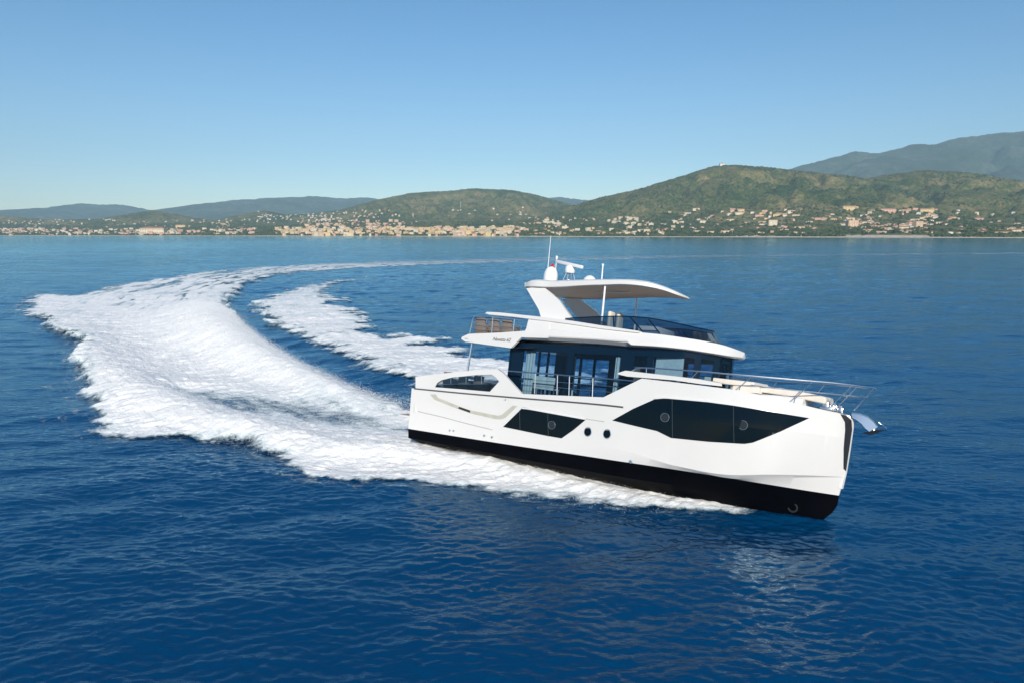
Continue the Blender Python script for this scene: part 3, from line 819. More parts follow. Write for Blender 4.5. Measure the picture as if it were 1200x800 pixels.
def hull_part():
    t = np.r_[np.linspace(0, 0.6, 40), np.linspace(0.6, 0.9, 40)[1:], np.linspace(0.9, 1, 26)[1:]]
    black, white = bmesh.new(), bmesh.new()
    for sd in (-1, 1):
        pts = []
        for e, b, f in ROWS:
            X = t*e; pts.append([(x, sd*float(b(x)), float(f(x))) for x in X])
        loft(black, pts[:4]); loft(white, pts[3:])
        Xt = np.unique(np.r_[TOPP[:, 0], np.linspace(TOPP[0, 0], 18.5, 110)]); Xt = Xt[(Xt >= TOPP[0, 0]) & (Xt <= 18.5)]
        lo = [(min(x, 18.49), sd*float(b_shr(min(x, 18.49))), float(z_rub(min(x, 18.49)))) for x in Xt]
        hi = [(x, sd*float(b_shr(x)), float(z_top(x))) for x in Xt]
        inn = [(min(x, 18.3), sd*max(float(b_shr(x))-0.12, 0.03), float(z_top(x))-0.01) for x in Xt]
        inl = [(min(x, 18.3), sd*max(float(b_shr(x))-0.13, 0.03), max(float(z_top(x))-0.6, float(z_rub(min(x, 18.49)))-0.3)) for x in Xt]
        mid = [tuple(np.array(a)*0.5+np.array(c)*0.5) for a, c in zip(lo, hi)]
        loft(white, [lo, mid, hi, inn, inl])
    # transom and stem closures
    for bm_, rows in ((black, ROWS[:4]), (white, ROWS[3:])):
        for e_, end in ((0, 0), (1, 1)):
            L = [Vector(((e if end else 0.0), -float(b(e if end else 0.0)), float(f(e if end else 0.0)))) for e, b, f in rows]
            Rr = [Vector((v.x, -v.y, v.z)) for v in L]
            loft(bm_, [L, Rr])
    loft(white, [[(18.49, -float(b_shr(18.49)), float(z_rub(18.49))), (18.5, -float(b_shr(18.5)), float(z_top(18.5)))],
                 [(18.49, float(b_shr(18.49)), float(z_rub(18.49))), (18.5, float(b_shr(18.5)), float(z_top(18.5)))]])
    bmesh.ops.remove_doubles(white, verts=white.verts, dist=0.002); bmesh.ops.remove_doubles(black, verts=black.verts, dist=0.002)
    h = part('hull', white, GEL, ang=22)
    part('bottom', black, BLACK, h, ang=30)
    return h
hull = hull_part()

# rub rail, creases
for sd in (-1, 1):
    bm = bmesh.new()
    X = np.linspace(0.18, 10.85, 50)
    rows = [[(x, sd*(float(b_shr(x))+o), float(z_rub(x))+dz) for x in X] for o, dz in ((-.02, .032), (.04, .028), (.045, .0), (.03, -.028), (-.02, -.032))]
    loft(bm, rows); part('rub_rail', bm, RUBBER, hull)
    bm = bmesh.new()
    Z = [on_side(px, py, b_knu) for px, py in ((490,481.5),(520,488.5),(550,496.5),(577,503))]
    tube(bm, [(p[0], sd*(hull_half(p[0], p[2])+0.004), p[2]) for p in Z], 0.018, 6); part('hull_crease', bm, GREYGEL, hull)
    bm = bmesh.new()
    Z = [on_side(px, py, b_shr) for px, py in ((612,476.5),(650,483.5),(685,490),(708,493.5))]
    tube(bm, [(p[0], sd*(hull_half(p[0], p[2])+0.002), p[2]) for p in Z], 0.015, 6); part('hull_crease', bm, GREYGEL, hull)

# hull windows
WIN1 = [(589,499.5),(611,478.5),(620,479.5),(686,491.5),(672,503),(657.5,513),(640,510)]
WIN2 = [(717.5,492),(742,478.5),(767,467.5),(780,466.5),(830,471),(860,475),(900,481.5),(948.5,489.5),(915,505),(895,513),(882,518),(872,519.5),(830,517),(786,512.5),(770,504.5),(742,498)]
b_mid = lambda X: b_knu(X)+(b_shr(X)-b_knu(X))*0.85
def grow(P, g):
    c = np.mean(P, axis=0); return [tuple(np.array(p)+(np.array(p)-c)/np.linalg.norm(np.array(p)-c)*g) for p in P]
for sd in (-1, 1):
    for W, seams, ports in ((WIN1, ((609, 480, 503.5), (642, 483, 511)), ((646.5, 497.5),)), (WIN2, ((788, 467.5, 512.5), (860, 475.5, 518.5)), ((779.5, 488.5), (871, 497.5)))):
        P = side_poly(W, b_mid)
        win = part('hull_window', panel(P, hull_half, 0.05, side=sd, cut=0.25, proud=0.012), HULLGLASS, hull)
        bm = bmesh.new()
        for sx, s0, s1 in seams:
            a, c = on_side(sx, s0, b_mid), on_side(sx, s1, b_mid)
            tube(bm, [(a[0]+(c[0]-a[0])*k, sd*(hull_half(a[0]+(c[0]-a[0])*k, a[2]+(c[2]-a[2])*k)+0.013), a[2]+(c[2]-a[2])*k) for k in np.linspace(0, 1, 6)], 0.008, 5)
        part('window_seam', bm, SEAM, win)
        # shadowing lip along the upper edge
        top = W[1:5] if W is WIN1 else W[1:8]
        top = W[1:4] if W is WIN1 else W[2:8]
        T = side_poly(top, b_mid); bm = bmesh.new()
        xs = np.linspace(T[0][0], T[-1][0], 30); zs = np.interp(xs, [t[0] for t in T], [t[1] for t in T])
        loft(bm, [[(x, sd*(hull_half(x, z)+o), z+dz) for x, z in zip(xs, zs)] for o, dz in ((0.0, .075), (.05, .035), (.055, .012), (.0, -.008))])
        part('window_brow', bm, GEL, win)
        for px, py in ports:
            p = on_side(px, py, b_mid); c = Vector((p[0], sd*(hull_half(p[0], p[2])+0.02), p[2]))
            bm = bmesh.new(); tube(bm, [c+Vector((0.16*math.cos(a), 0, 0.16*math.sin(a))) for a in np.linspace(0, 2*math.pi, 20, endpoint=False)], 0.010, 6, True)
            part('porthole_ring', bm, STEEL, win)
            bm = bmesh.new(); cyl(bm, c+Vector((0, 0, 0)), c+Vector((0, sd*0.012, 0)), 0.14, 0.14, 20); part('porthole_pane', bm, CHARCOAL, win)
    for px, py in ((688.5, 505.3), (711, 507.8)):
        p = on_side(px, py, b_mid); c = Vector((p[0], sd*(hull_half(p[0], p[2])+0.008), p[2]))
        bm = bmesh.new(); tube(bm, [c+Vector((0.155*math.cos(a), 0, 0.175*math.sin(a))) for a in np.linspace(0, 2*math.pi, 24, endpoint=False)], 0.016, 6, True)
        ph = part('porthole', bm, STEEL, hull)
        bm = bmesh.new(); cyl(bm, c-Vector((0, sd*0.03, 0)), c+Vector((0, sd*0.010, 0)), 0.15, 0.15, 20); part('porthole_pane', bm, HULLGLASS, ph)
    for px, py, rr in ((526, 504, .04), (530.5, 504.3, .04), (566.5, 510, .045), (575.5, 511.8, .045), (737, 540.5, .06), (592.5, 468, .03), (546.5, 396.8, .0)):
        if not rr: continue
        p = on_side(px, py, b_mid); c = Vector((p[0], sd*(hull_half(p[0], p[2])-.005), p[2]))
        bm = bmesh.new(); cyl(bm, c, c+Vector((0, sd*0.035, 0)), rr*1.3, rr, 12); part('skin_fitting', bm, STEEL, hull)
    p = on_side(928, 594.5, b_chi); c = Vector((p[0], sd*(hull_half(p[0], p[2])+.002), p[2]))
    bm = bmesh.new(); tube(bm, [c+Vector((0.15*math.cos(a), 0, 0.15*math.sin(a))) for a in np.linspace(0, 2*math.pi, 20, endpoint=False)], 0.035, 6, True); part('thruster_tunnel', bm, CHARCOAL, hull)
    # air intake trim
    IN = [(504,461.5),(511,461.5),(513.5,465.5),(537,475),(551,480),(583,486.5),(588,485.5),(601,474.5),(606.5,475),(592,489),(586,490.8),(580,490.3),(551,483.6),(536,478.3),(509,467.5)]
    part('air_intake_trim', panel(side_poly(IN, b_mid), hull_half, 0.03, side=sd, cut=0.4, proud=0.015), BEIGE, hull)
    GR = [(538,476),(551,480.5),(550.5,483),(537,478)]
    part('intake_grille', panel(side_poly(GR, b_mid), hull_half, 0.03, side=sd, proud=0.022), CHARCOAL, hull)
    # bow anchor recess: dark strip beside the stem
    AR = [(985,484.5),(992,486.5),(998,492),(998.5,503),(994.5,530),(991,551.5),(988,549),(988.6,525),(990.6,503),(990.2,494)]
    SB = lambda X, Z: max(float(b_shr(min(X, 18.5))), 0.13)
    part('anchor_recess', panel(side_poly(AR, lambda X: float(b_shr(min(X, 18.48)))), lambda X, Z: hull_half(min(X, 18.48), Z), 0.04, side=sd, cut=0.12, proud=0.015), CHARCOAL, hull)
bm = bmesh.new()
STEMP = [on_boat(px, py, Y=0) for px, py in ((996,486),(999.5,491),(999.5,500),(996,525),(991.5,553),(987,572))]
loft(bm, [[(p[0]-.10, -.15, p[2]) for p in STEMP], [(p[0]-.01, -.12, p[2]) for p in STEMP], [(p[0]+.03, 0, p[2]) for p in STEMP], [(p[0]-.01, .12, p[2]) for p in STEMP], [(p[0]-.10, .15, p[2]) for p in STEMP]])
part('stem_post', bm, GEL, hull)

# swim platform
bm = bmesh.new(); q = on_boat(472, 485, Y=-2.2)
box(bm, (-0.95, -2.35, q[2]-.12), (0.15, 2.35, q[2]+.0), 0.04); part('swim_platform', bm, GEL)
bm = bmesh.new(); box(bm, (-0.88, -2.25, q[2]+.003), (0.10, 2.25, q[2]+.02)); part('platform_teak', bm, TEAK)

# decks
DECK_Z = 2.28
def deck(name, X, b, z, mat, inset=0.1):
    bm = bmesh.new()
    loft(bm, [[(x, -(float(b(x))-inset), float(z(x))) for x in X], [(x, 0, float(z(x))+0.02) for x in X], [(x, float(b(x))-inset, float(z(x))) for x in X]])
    return part(name, bm, mat)
deck('main_deck', np.linspace(0.2, 11.6, 30), b_shr, lambda x: float(z_rub(x))-0.02, TEAK, 0.06)
deck('foredeck', np.linspace(11.3, 18.3, 40), b_shr, lambda x: float(z_top(x))-0.10, GEL, 0.06)
bm = bmesh.new(); loft(bm, [[(11.3, -2.6, 2.5), (11.3, -2.6, float(z_top(11.5))-.1)], [(11.3, 2.6, 2.5), (11.3, 2.6, float(z_top(11.5))-.1)]]); part('deck_riser', bm, GEL)

# ---------------- aft bulwark with its glazed opening
BUL = [(487,455.5),(487,441),(505,438.6),(530,436),(560,433),(583,432),(590,437),(612,461.5),(612.5,466.5),(550,461.5)]
OPEN = [(509.5,453.2),(512.5,448),(518,444.8),(530,441.8),(560,438.8),(576.5,438.4),(581,441.5),(585,446.5),(574,458.5),(540,455.5)]
flat_b = lambda X, Z=0: float(b_shr(min(X, 18.4)))
for sd in (-1, 1):
    bw = part('bulwark', panel(side_poly(BUL, flat_b), lambda X, Z: flat_b(X)+.004, 0.14, [side_poly(OPEN, flat_b)], side=sd), GEL)
    part('bulwark_window', panel(side_poly(OPEN, flat_b), flat_b, 0.012, side=sd, proud=-0.05), BULWARK_GLASS, bw)
    low = [(509.5,453.2),(511,450.3),(584,449.5),(574,458.5),(540,455.5)]
    part('smoked_panel', panel(side_poly(low, flat_b), flat_b, 0.012, side=sd, proud=-0.03), SMOKED_GLASS, bw)
    bm = bmesh.new()
    a, c = on_boat(513, 449.6, Y=-2.66), on_boat(601, 450.5, Y=-2.66)
    tube(bm, [(p[0], sd*2.64, p[2]) for p in (a, c)], 0.018)
    for x, y0, y1 in ((528, 442.5, 454.3), (546, 440.5, 455.5), (564, 439.2, 457.2)):
        a, c = on_boat(x, y0, Y=-2.62), on_boat(x, y1, Y=-2.62); tube(bm, [(a[0], sd*2.60, a[2]), (c[0], sd*2.60, c[2])], 0.022)
    part('bulwark_rail', bm, STEEL, bw)
bm = bmesh.new()
zt = on_side(487, 441, flat_b)[2]
box(bm, (0.2, -2.66, 1.1), (0.42, 2.66, zt-.02), 0.05); part('transom', bm, GEL)

# ---------------- saloon: glass house on the main deck
def path_pts(ctrl, n):
    P = [Vector(c) for c in ctrl]; L = [0]
    for a, b2 in zip(P, P[1:]): L.append(L[-1]+(b2-a).length)
    return [tuple(P[min(len(P)-2, max(0, np.searchsorted(L, s)-1))].lerp(P[min(len(P)-1, max(1, np.searchsorted(L, s)))], 0 if L[max(1, np.searchsorted(L, s))] == L[max(0, np.searchsorted(L, s)-1)] else (s-L[max(0, np.searchsorted(L, s)-1)])/(L[max(1, np.searchsorted(L, s))]-L[max(0, np.searchsorted(L, s)-1)]))) for s in np.linspace(0, L[-1], n)]
CABIN = [(4.95, -2.05), (11.6, -2.05), (12.7, -1.92), (13.4, -1.55), (13.85, -0.95), (14.05, 0.0)]
cab_b = curve([p[0] for p in CABIN], [-p[1] for p in CABIN])
def cz(x): return 2.55
zroof = curve([4.9, 8, 11, 13, 14.3], [4.78, 4.86, 5.0, 5.12, 5.10])
# panes as picture columns on the starboard glass: (px0, px1)
COLS = [(612, 664), (672, 727), (743, 757.5), (765, 813), (821, 835.5), (843, 858)]
def xcol(px, y=430): return on_side(px, y, cab_b)[0]
spans = [(xcol(a), xcol(b2)) for a, b2 in COLS]
saloon = None
for sd in (-1, 1):
    edges = [4.95]+[v for s in spans for v in s]+[14.05]
    bm = bmesh.new()
    for i in range(0, len(edges), 2):
        x0, x1 = edges[i], edges[i+1]
        if x1-x0 < 0.02: continue
        xs = np.linspace(x0, x1, 6)
        rows = [[(x, sd*(float(cab_b(x))+o), z) for x in xs] for o, z in ((0, 2.45), (0.03, 2.45), (0.03, None), (0, None))] if False else None
        for o in (0.02, -0.05):
            loft(bm, [[(x, sd*(float(cab_b(x))+o), 2.45) for x in xs], [(x, sd*(float(cab_b(x))+o), float(zroof(x))) for x in xs]])
        for x in (x0, x1):
            loft(bm, [[(x, sd*(float(cab_b(x))+.02), 2.45), (x, sd*(float(cab_b(x))+.02), float(zroof(x)))], [(x, sd*(float(cab_b(x))-.05), 2.45), (x, sd*(float(cab_b(x))-.05), float(zroof(x)))]])
    xs = np.linspace(4.95, 14.05, 60)
    for o in (0.025, -0.055):   # head and sill bands
        loft(bm, [[(x, sd*(float(cab_b(x))+o), float(zroof(x))-.30) for x in xs], [(x, sd*(float(cab_b(x))+o), float(zroof(x))+.05) for x in xs]])
        loft(bm, [[(x, sd*(float(cab_b(x))+o), 2.35) for x in xs], [(x, sd*(float(cab_b(x))+o), 2.62+(0.9 if 0 else 0)) for x in xs]])
    f = part('saloon_frame', bm, DARKFRAME)
    saloon = saloon or f
    for (x0, x1) in spans:
        xs = np.linspace(x0, x1, 8); bm = bmesh.new()
        loft(bm, [[(x, sd*(float(cab_b(x))-.01), 2.5) for x in xs], [(x, sd*(float(cab_b(x))-.01), float(zroof(x))) for x in xs]])
        part('saloon_window', bm, SALOON_GLASS, f)
# glazed aft bulkhead with mullions
bm = bmesh.new()
for y in np.linspace(-2.05, 2.05, 6): box(bm, (4.93, y-.05, 2.45), (5.01, y+.05, 4.8))
part('aft_door_frame', bm, DARKFRAME)
bm = bmesh.new(); loft(bm, [[(4.97, -2.0, 2.45), (4.97, 2.0, 2.45)], [(4.97, -2.0, 4.8), (4.97, 2.0, 4.8)]]); part('aft_door_glass', bm, SALOON_GLASS)
# mullions of the big panes (port side reads through the glass)
bm = bmesh.new()
for sd in (1,):
    for x in np.linspace(spans[0][0], spans[0][1], 4)[1:-1]: box(bm, (x-.06, sd*2.0-.03, 2.5), (x+.06, sd*2.0+.03, 4.8))
    box(bm, (spans[0][0], sd*2.0-.03, 3.25), (spans[0][1], sd*2.0+.03, 3.33))
part('port_mullion', bm, DARKFRAME)
bm = bmesh.new(); box(bm, (5.0, -1.98, 2.46), (13.9, 1.98, 2.50)); part('saloon_floor', bm, simple('oak_floor', (0.30, 0.22, 0.15), 0.5, var=0.2))
# furniture built into the saloon
bm = bmesh.new(); box(bm, (9.3, .6, 2.5), (11.4, 1.95, 3.45), .03); box(bm, (9.2, .55, 3.45), (11.5, 1.95, 3.50)); part('galley_cabinet', bm, CHARCOAL)
bm = bmesh.new(); box(bm, (10.2, -1.1, 2.5), (10.9, .0, 4.6), .03); part('saloon_cabinet', bm, simple('grey_oak', (0.16, 0.14, 0.12), 0.5, var=0.2))
def curtain(x0, x1, y, z0, z1):
    bm = bmesh.new(); xs = np.linspace(x0, x1, 40)
    loft(bm, [[(x, y+.03*math.sin((x-x0)*45), z0) for x in xs], [(x, y+.03*math.sin((x-x0)*45+.4), z1) for x in xs]]); return bm
part('curtain', curtain(spans[0][0]+.05, spans[0][0]+.50, -1.90, 2.55, 4.6), CURTAIN)
part('curtain', curtain(spans[1][1]-.30, spans[1][1]-.02, -1.90, 2.55, 4.6), CURTAIN)
part('curtain', curtain(spans[0][0]+.05, spans[0][0]+.50, 1.90, 2.55, 4.6), CURTAIN)
bm = bmesh.new(); box(bm, (13.0, -1.2, 2.5), (13.7, 1.2, 3.75), .1); part('dashboard', bm, CHARCOAL)
bm = bmesh.new(); box(bm, (11.62, -1.80, 4.05), (12.72, -1.74, 4.85)); part('pane_reflection_panel', bm, CURTAIN)  # added pale panel imitating the reflection in the upper forward pane
bm = bmesh.new(); box(bm, (11.9, -1.5, 2.5), (12.2, -.5, 4.75), .04); part('helm_bulkhead', bm, simple('pale_oak_panel', (0.42, 0.38, 0.32), 0.5, var=0.1))

# ---------------- flybridge: aft wing, coaming and roof brow
b_fly = smooth_curve([2.0, 6, 9, 11, 12.4, 13.3, 13.9, 14.3, 14.5], [2.60, 2.60, 2.58, 2.50, 2.28, 1.92, 1.40, .80, .20])
WING = [(540.5,397.2),(541.5,394.8),(549,391.3),(585,389.8),(617,387.6),(625,381),(634,373.6),(642,374.8),(642,396.2),(611,395.2),(599,407.6),(575,404.4),(545,400.2)]
z_fl, _P = zline([(560,394),(600,396),(612,396.5),(655,399),(700,401.5),(736,404.5),(770,406.5),(800,409.5),(835,414.5),(858,418),(876,419)], b_fly)
z_fm, _P = zline([(600,386),(634,386),(660,388),(700,393),(736,398.5),(770,401),(800,404.5),(835,409.5),(858,414.5),(876,417)], b_fly)
b_in = lambda X: np.maximum(b_fly(X)-0.22, 0.05)
z_ft, _P = zline([(600,370),(634,373.5),(655,376.5),(680,380),(705,384),(740,388.5),(775,392),(800,395.5),(830,400.5),(850,405),(862,409),(876,415)], b_in)
bm = bmesh.new()
xs0 = np.r_[np.linspace(5.9, 12.5, 40), np.linspace(12.5, 14.5, 36)[1:]]
def ring(fb, fz):
    s = [(x, -float(fb(x)), float(fz(x))) for x in xs0]; return s+[(x, -y, z) for x, y, z in s[::-1]]
rows = [ring(lambda x: max(b_fly(x)-.75, 0.0), lambda x: z_fl(x)-.03), ring(lambda x: max(b_fly(x)-.26, .01), lambda x: z_fl(x)-.02), ring(lambda x: b_fly(x)-.02, lambda x: z_fl(x)+.10*(x < 10.8)+.02),
        ring(lambda x: b_fly(x), lambda x: min(z_fl(x)+.13*(x < 10.8)+.04, z_fm(x))), ring(lambda x: max(b_fly(x)-.05, .01), z_fm), ring(lambda x: max(b_fly(x)-.09, .008), lambda x: z_fm(x)+.04),
        ring(lambda x: max(b_fly(x)-.22, .006), z_ft), ring(lambda x: max(b_fly(x)-.38, .004), lambda x: z_ft(x)-.005), ring(lambda x: max(b_fly(x)-.42, .002), lambda x: z_fl(x)+.15)]
loft(bm, rows); fly = part('flybridge_coaming', bm, GEL, ang=24)
for sd in (-1, 1):
    part('flybridge_wing', panel(side_poly(WING, b_fly), lambda X, Z: float(b_fly(X))+.006-(0.05+.17*min(1, max(0, (Z-float(z_fm(X)))/max(.2, float(z_ft(X)-z_fm(X)))))*min(1, max(0, X-5.2)) if X > 5.2 and Z > float(z_fm(X)) else 0), 0.14, side=sd, cut=0.3), GEL)
    # armrest fin reaching aft over the open deck
    FIN = [(569.5,367.4),(572,365.9),(585,366.4),(640,372.2),(672,376.4),(705,381.6),(750,388.2),(750,390.4),(705,385.4),(672,380.4),(640,376.2),(600,371.4),(574,369)]
    part('coaming_fin', panel(side_poly(FIN, b_in), lambda X, Z: float(b_in(X))+.08, 0.34, side=sd, cut=0.5), GEL)
zw = [on_boat(px, py, Y=-2.6) for px, py in ((545, 399.8), (599, 407.2), (660, 398))]
bm = bmesh.new()
loft(bm, [[(zw[0][0]+.05, -2.55, zw[0][2]+.02), (zw[1][0], -2.55, zw[1][2]+.02), (6.3, -2.5, zw[1][2]+.1)], [(zw[0][0]+.05, 2.55, zw[0][2]+.02), (zw[1][0], 2.55, zw[1][2]+.02), (6.3, 2.5, zw[1][2]+.1)]])
loft(bm, [[(zw[0][0]+.05, -2.55, zw[0][2]+.25), (14.0, -1.2, 5.16)], [(zw[0][0]+.05, 2.55, zw[0][2]+.25), (14.0, 1.2, 5.16)]])
loft(bm, [[(zw[0][0]+.05, -2.55, zw[0][2]+.02), (zw[0][0]+.05, -2.55, zw[0][2]+.25)], [(zw[0][0]+.05, 2.55, zw[0][2]+.02), (zw[0][0]+.05, 2.55, zw[0][2]+.25)]])
part('flybridge_deck', bm, GEL)
bm = bmesh.new(); xs = np.linspace(6.0, 14.3, 30)
loft(bm, [[(x, -max(float(b_fly(x))-.5, .05), float(z_fl(x))+.14) for x in xs], [(x, max(float(b_fly(x))-.5, .05), float(z_fl(x))+.14) for x in xs]]); part('flybridge_floor', bm, simple('bounce_teak', (0.50, 0.40, 0.30), 0.6, var=0.15, vscale=4))  # floor colour lightened to bounce warm light onto the hardtop underside
# boat name in script on the wing
cu = bpy.data.curves.new('name_text', 'FONT'); cu.body = 'Navetta 62'; cu.size = 0.36; cu.shear = 0.35; cu.extrude = 0.004; cu.space_character = 0.92; cu.offset = 0.0
to = bpy.data.objects.new('name_text', cu); col.objects.link(to)
bpy.context.view_layer.update()
me = bpy.data.meshes.new_from_object(to.evaluated_get(bpy.context.evaluated_depsgraph_get())); bpy.data.objects.remove(to)
p = on_boat(577, 399.0, Y=-2.61)
nm = link_mesh('name_lettering', me, CHARCOAL, yacht)
wd = max(v.co.x for v in me.vertices); pe = on_boat(598.5, 400.3, Y=-2.61)
nm.scale = ((pe[0]-p[0])/wd, (pe[0]-p[0])/wd*0.95, 1); nm.location = (p[0], -2.612, p[2]); nm.rotation_euler = (math.pi/2, -math.atan2(pe[2]-p[2], pe[0]-p[0]), 0)
p = on_boat(546.5, 396.8, Y=-2.61); bm = bmesh.new(); box(bm, (p[0]-.10, -2.616, p[2]-.03), (p[0]+.10, -2.60, p[2]+.03), .01); part('wing_emblem', bm, BEIGE)

# fly windscreen
b_ws = smooth_curve([7.0, 9, 10.5, 11.8, 12.6, 13.0, 13.2], [2.22, 2.20, 2.06, 1.72, 1.22, .65, .1])
z_ws, _P = zline([(660,374),(672,373),(700,371.6),(740,371.4),(756,372.6),(790,378.5),(819,385)], b_ws)
xs = np.r_[np.linspace(7.6, 12.0, 24), np.linspace(12.0, 13.2, 18)[1:]]
def wring(o, fz, xo=0): s = [(x+xo*(x-7.6)/5.6, -max(float(b_ws(x))+o, .02), float(fz(x))) for x in xs]; return s+[(x, -y, z) for x, y, z in s[::-1]]
bm = bmesh.new(); loft(bm, [wring(.06, lambda x: z_ft(min(x+.4, 14))-.04, .35), wring(0, lambda x: z_ws(x))]); ws = part('windscreen', bm, SCREEN_GLASS)
bm = bmesh.new(); tube(bm, wring(0, lambda x: z_ws(x)+.01), 0.022, 6); part('windscreen_rim', bm, DARKFRAME, ws)
for sd in (-1, 1):
    for (x0, y0), (x1, y1) in (((738.5,371.6),(753.5,388.5)), ((760,374),(773.5,390.5)), ((719,371.6),(720,385))):
        a, c = on_side(x0, y0, b_ws), on_side(x1, y1, b_ws)
        bm = bmesh.new(); tube(bm, [(a[0], sd*(-a[1]+.01), a[2]), (c[0], sd*(-c[1]+.05), c[2])], 0.028, 6); part('windscreen_post', bm, DARKFRAME, ws)

# fly helm
p = on_boat(718, 367, Y=-0.2); 
for k, px in enumerate((718.5, 728.5)):
    y = -0.35-0.0*k
    q = on_boat(px, 365.5+1.8*k, Y=0.15+0.75*k)
    bm = bmesh.new()
    box(bm, (q[0]-.14, q[1]-.26, q[2]-1.05), (q[0]+.02, q[1]+.26, q[2]), .07, 3); box(bm, (q[0]-.10, q[1]-.28, q[2]-1.18), (q[0]+.50, q[1]+.28, q[2]-.98), .06, 3)
    hs = part('helm_seat', bm, CUSHION)
    bm = bmesh.new(); cyl(bm, (q[0]+.18, q[1], q[2]-1.7), (q[0]+.18, q[1], q[2]-1.15), .07); part('pedestal', bm, STEEL, hs)
    bm = bmesh.new()
    for e in (-.31, .31): box(bm, (q[0]-.05, q[1]+e-.035, q[2]-.78), (q[0]+.34, q[1]+e+.035, q[2]-.70), .02)
    part('armrest', bm, CHARCOAL, hs)
bm = bmesh.new(); q = on_boat(765, 378, Y=0.2)
box(bm, (q[0]-.2, -.9, 5.1), (q[0]+.7, 1.1, q[2]-.25), .08); part('helm_console', bm, GEL)
bm = bmesh.new(); cc = Vector((q[0]-.32, .3, q[2]-.25)); tube(bm, [cc+Vector((.06*math.sin(a), .2*math.cos(a), .2*math.sin(a))) for a in np.linspace(0, 2*math.pi, 18, endpoint=False)], .018, 6, True); part('steering_wheel', bm, CHARCOAL)

# ---------------- hardtop
b_ht = smooth_curve([4.95, 5.3, 6.5, 9, 10.3, 11.0, 11.55, 11.9, 12.03], [1.55, 1.76, 1.82, 1.84, 1.72, 1.42, 1.0, .55, .1])
z_ht, _P = zline([(614.5,332.5),(619,329.8),(650,329.3),(700,327.9),(740,328.3),(760,331),(780,337),(795,343.3),(808,349.4)], b_ht)
z_hb, _P = zline([(614.5,336.6),(640,336.6),(700,334.2),(740,334.0),(760,336.5),(780,341.2),(795,346.3),(808,350.3)], b_ht)
xs0 = np.r_[np.linspace(4.95, 5.4, 8), np.linspace(5.4, 11, 30)[1:], np.linspace(11, 12.03, 20)[1:]]
tap = lambda x: min(1.0, max(0.12, (12.15-x)/1.6))
rows = [ring(lambda x: 0.0, lambda x: z_ht(x)+.10*tap(x)), ring(lambda x: max(b_ht(x)-.45, 0), lambda x: z_ht(x)+.09*tap(x)), ring(lambda x: max(b_ht(x)-.10, .01), lambda x: z_ht(x)+.03*tap(x)), ring(lambda x: b_ht(x), lambda x: z_ht(x)-.03*tap(x)),
        ring(lambda x: b_ht(x), lambda x: z_hb(x)+.02*tap(x)), ring(lambda x: max(b_ht(x)-.03, .01), z_hb), ring(lambda x: max(b_ht(x)-.10, .008), lambda x: z_hb(x)+.0)]
bm = bmesh.new(); loft(bm, rows)
a0 = [(4.95, -1.55, float(z_hb(4.95))), (4.95, -1.55, float(z_ht(4.95))-.03), (4.97, -1.2, float(z_ht(4.95))+.06), (4.97, 0, float(z_ht(4.95))+.1)]
loft(bm, [[(4.95, -1.55, float(z_hb(4.95))), (4.95, -1.55, float(z_ht(4.95))+.05)], [(4.95, 1.55, float(z_hb(4.95))), (4.95, 1.55, float(z_ht(4.95))+.05)]])
ht = part('hardtop', bm, GEL, ang=30)
bm = bmesh.new(); loft(bm, [ring(lambda x: max(b_ht(x)-.10, .008), lambda x: z_hb(x)+.004), ring(lambda x: max(b_ht(x)-.30, .006), lambda x: z_hb(x)+.045), ring(lambda x: 0.0, lambda x: z_hb(x)+.06)]); part('soffit', bm, SOFFIT, ht)
bm = bmesh.new(); a, c = on_boat(713, 341.3, Y=.35), on_boat(736, 346.5, Y=.95); box(bm, (7.0, .15, float(z_hb(8.5))-.004), (9.4, .27, float(z_hb(8.5))+.05)); part('soffit_strip', bm, WHITE_PAINT, ht)
for sd in (-1, 1):
    b_leg = lambda X, Z=0: 1.9
    LEG = [(616.5,338),(624,337),(637.5,337),(646,344),(655,352),(662,362.5),(672,376),(648,377),(634,373),(631,363)]
    L = [tuple(on_boat(px, py, Y=-(1.75+0.4*min(1, max(0, (py-337)/38))))[[0, 2]]) for px, py in LEG]
    zt_, zb_ = max(l[1] for l in L), min(l[1] for l in L)
    lg = part('hardtop_leg', panel(L, lambda X, Z: 1.72+0.42*(zt_-Z)/(zt_-zb_), 0.17, side=sd), GEL)
    a, c = on_boat(641, 336.5, Y=-1.6), on_boat(634, 343.5, Y=-1.7)
    bm = bmesh.new(); tube(bm, [(a[0], sd*1.6, a[2]), (c[0], sd*1.68, c[2])], .06); part('leg_strut', bm, GEL, lg)
    a, c = on_boat(709.3, 334, Y=-1.68), on_boat(704.3, 385, Y=-1.72)
    bm = bmesh.new(); tube(bm, [(a[0], sd*1.68, a[2]), (c[0], sd*1.72, c[2])], .042); part('hardtop_post', bm, WHITE_PAINT, ht)

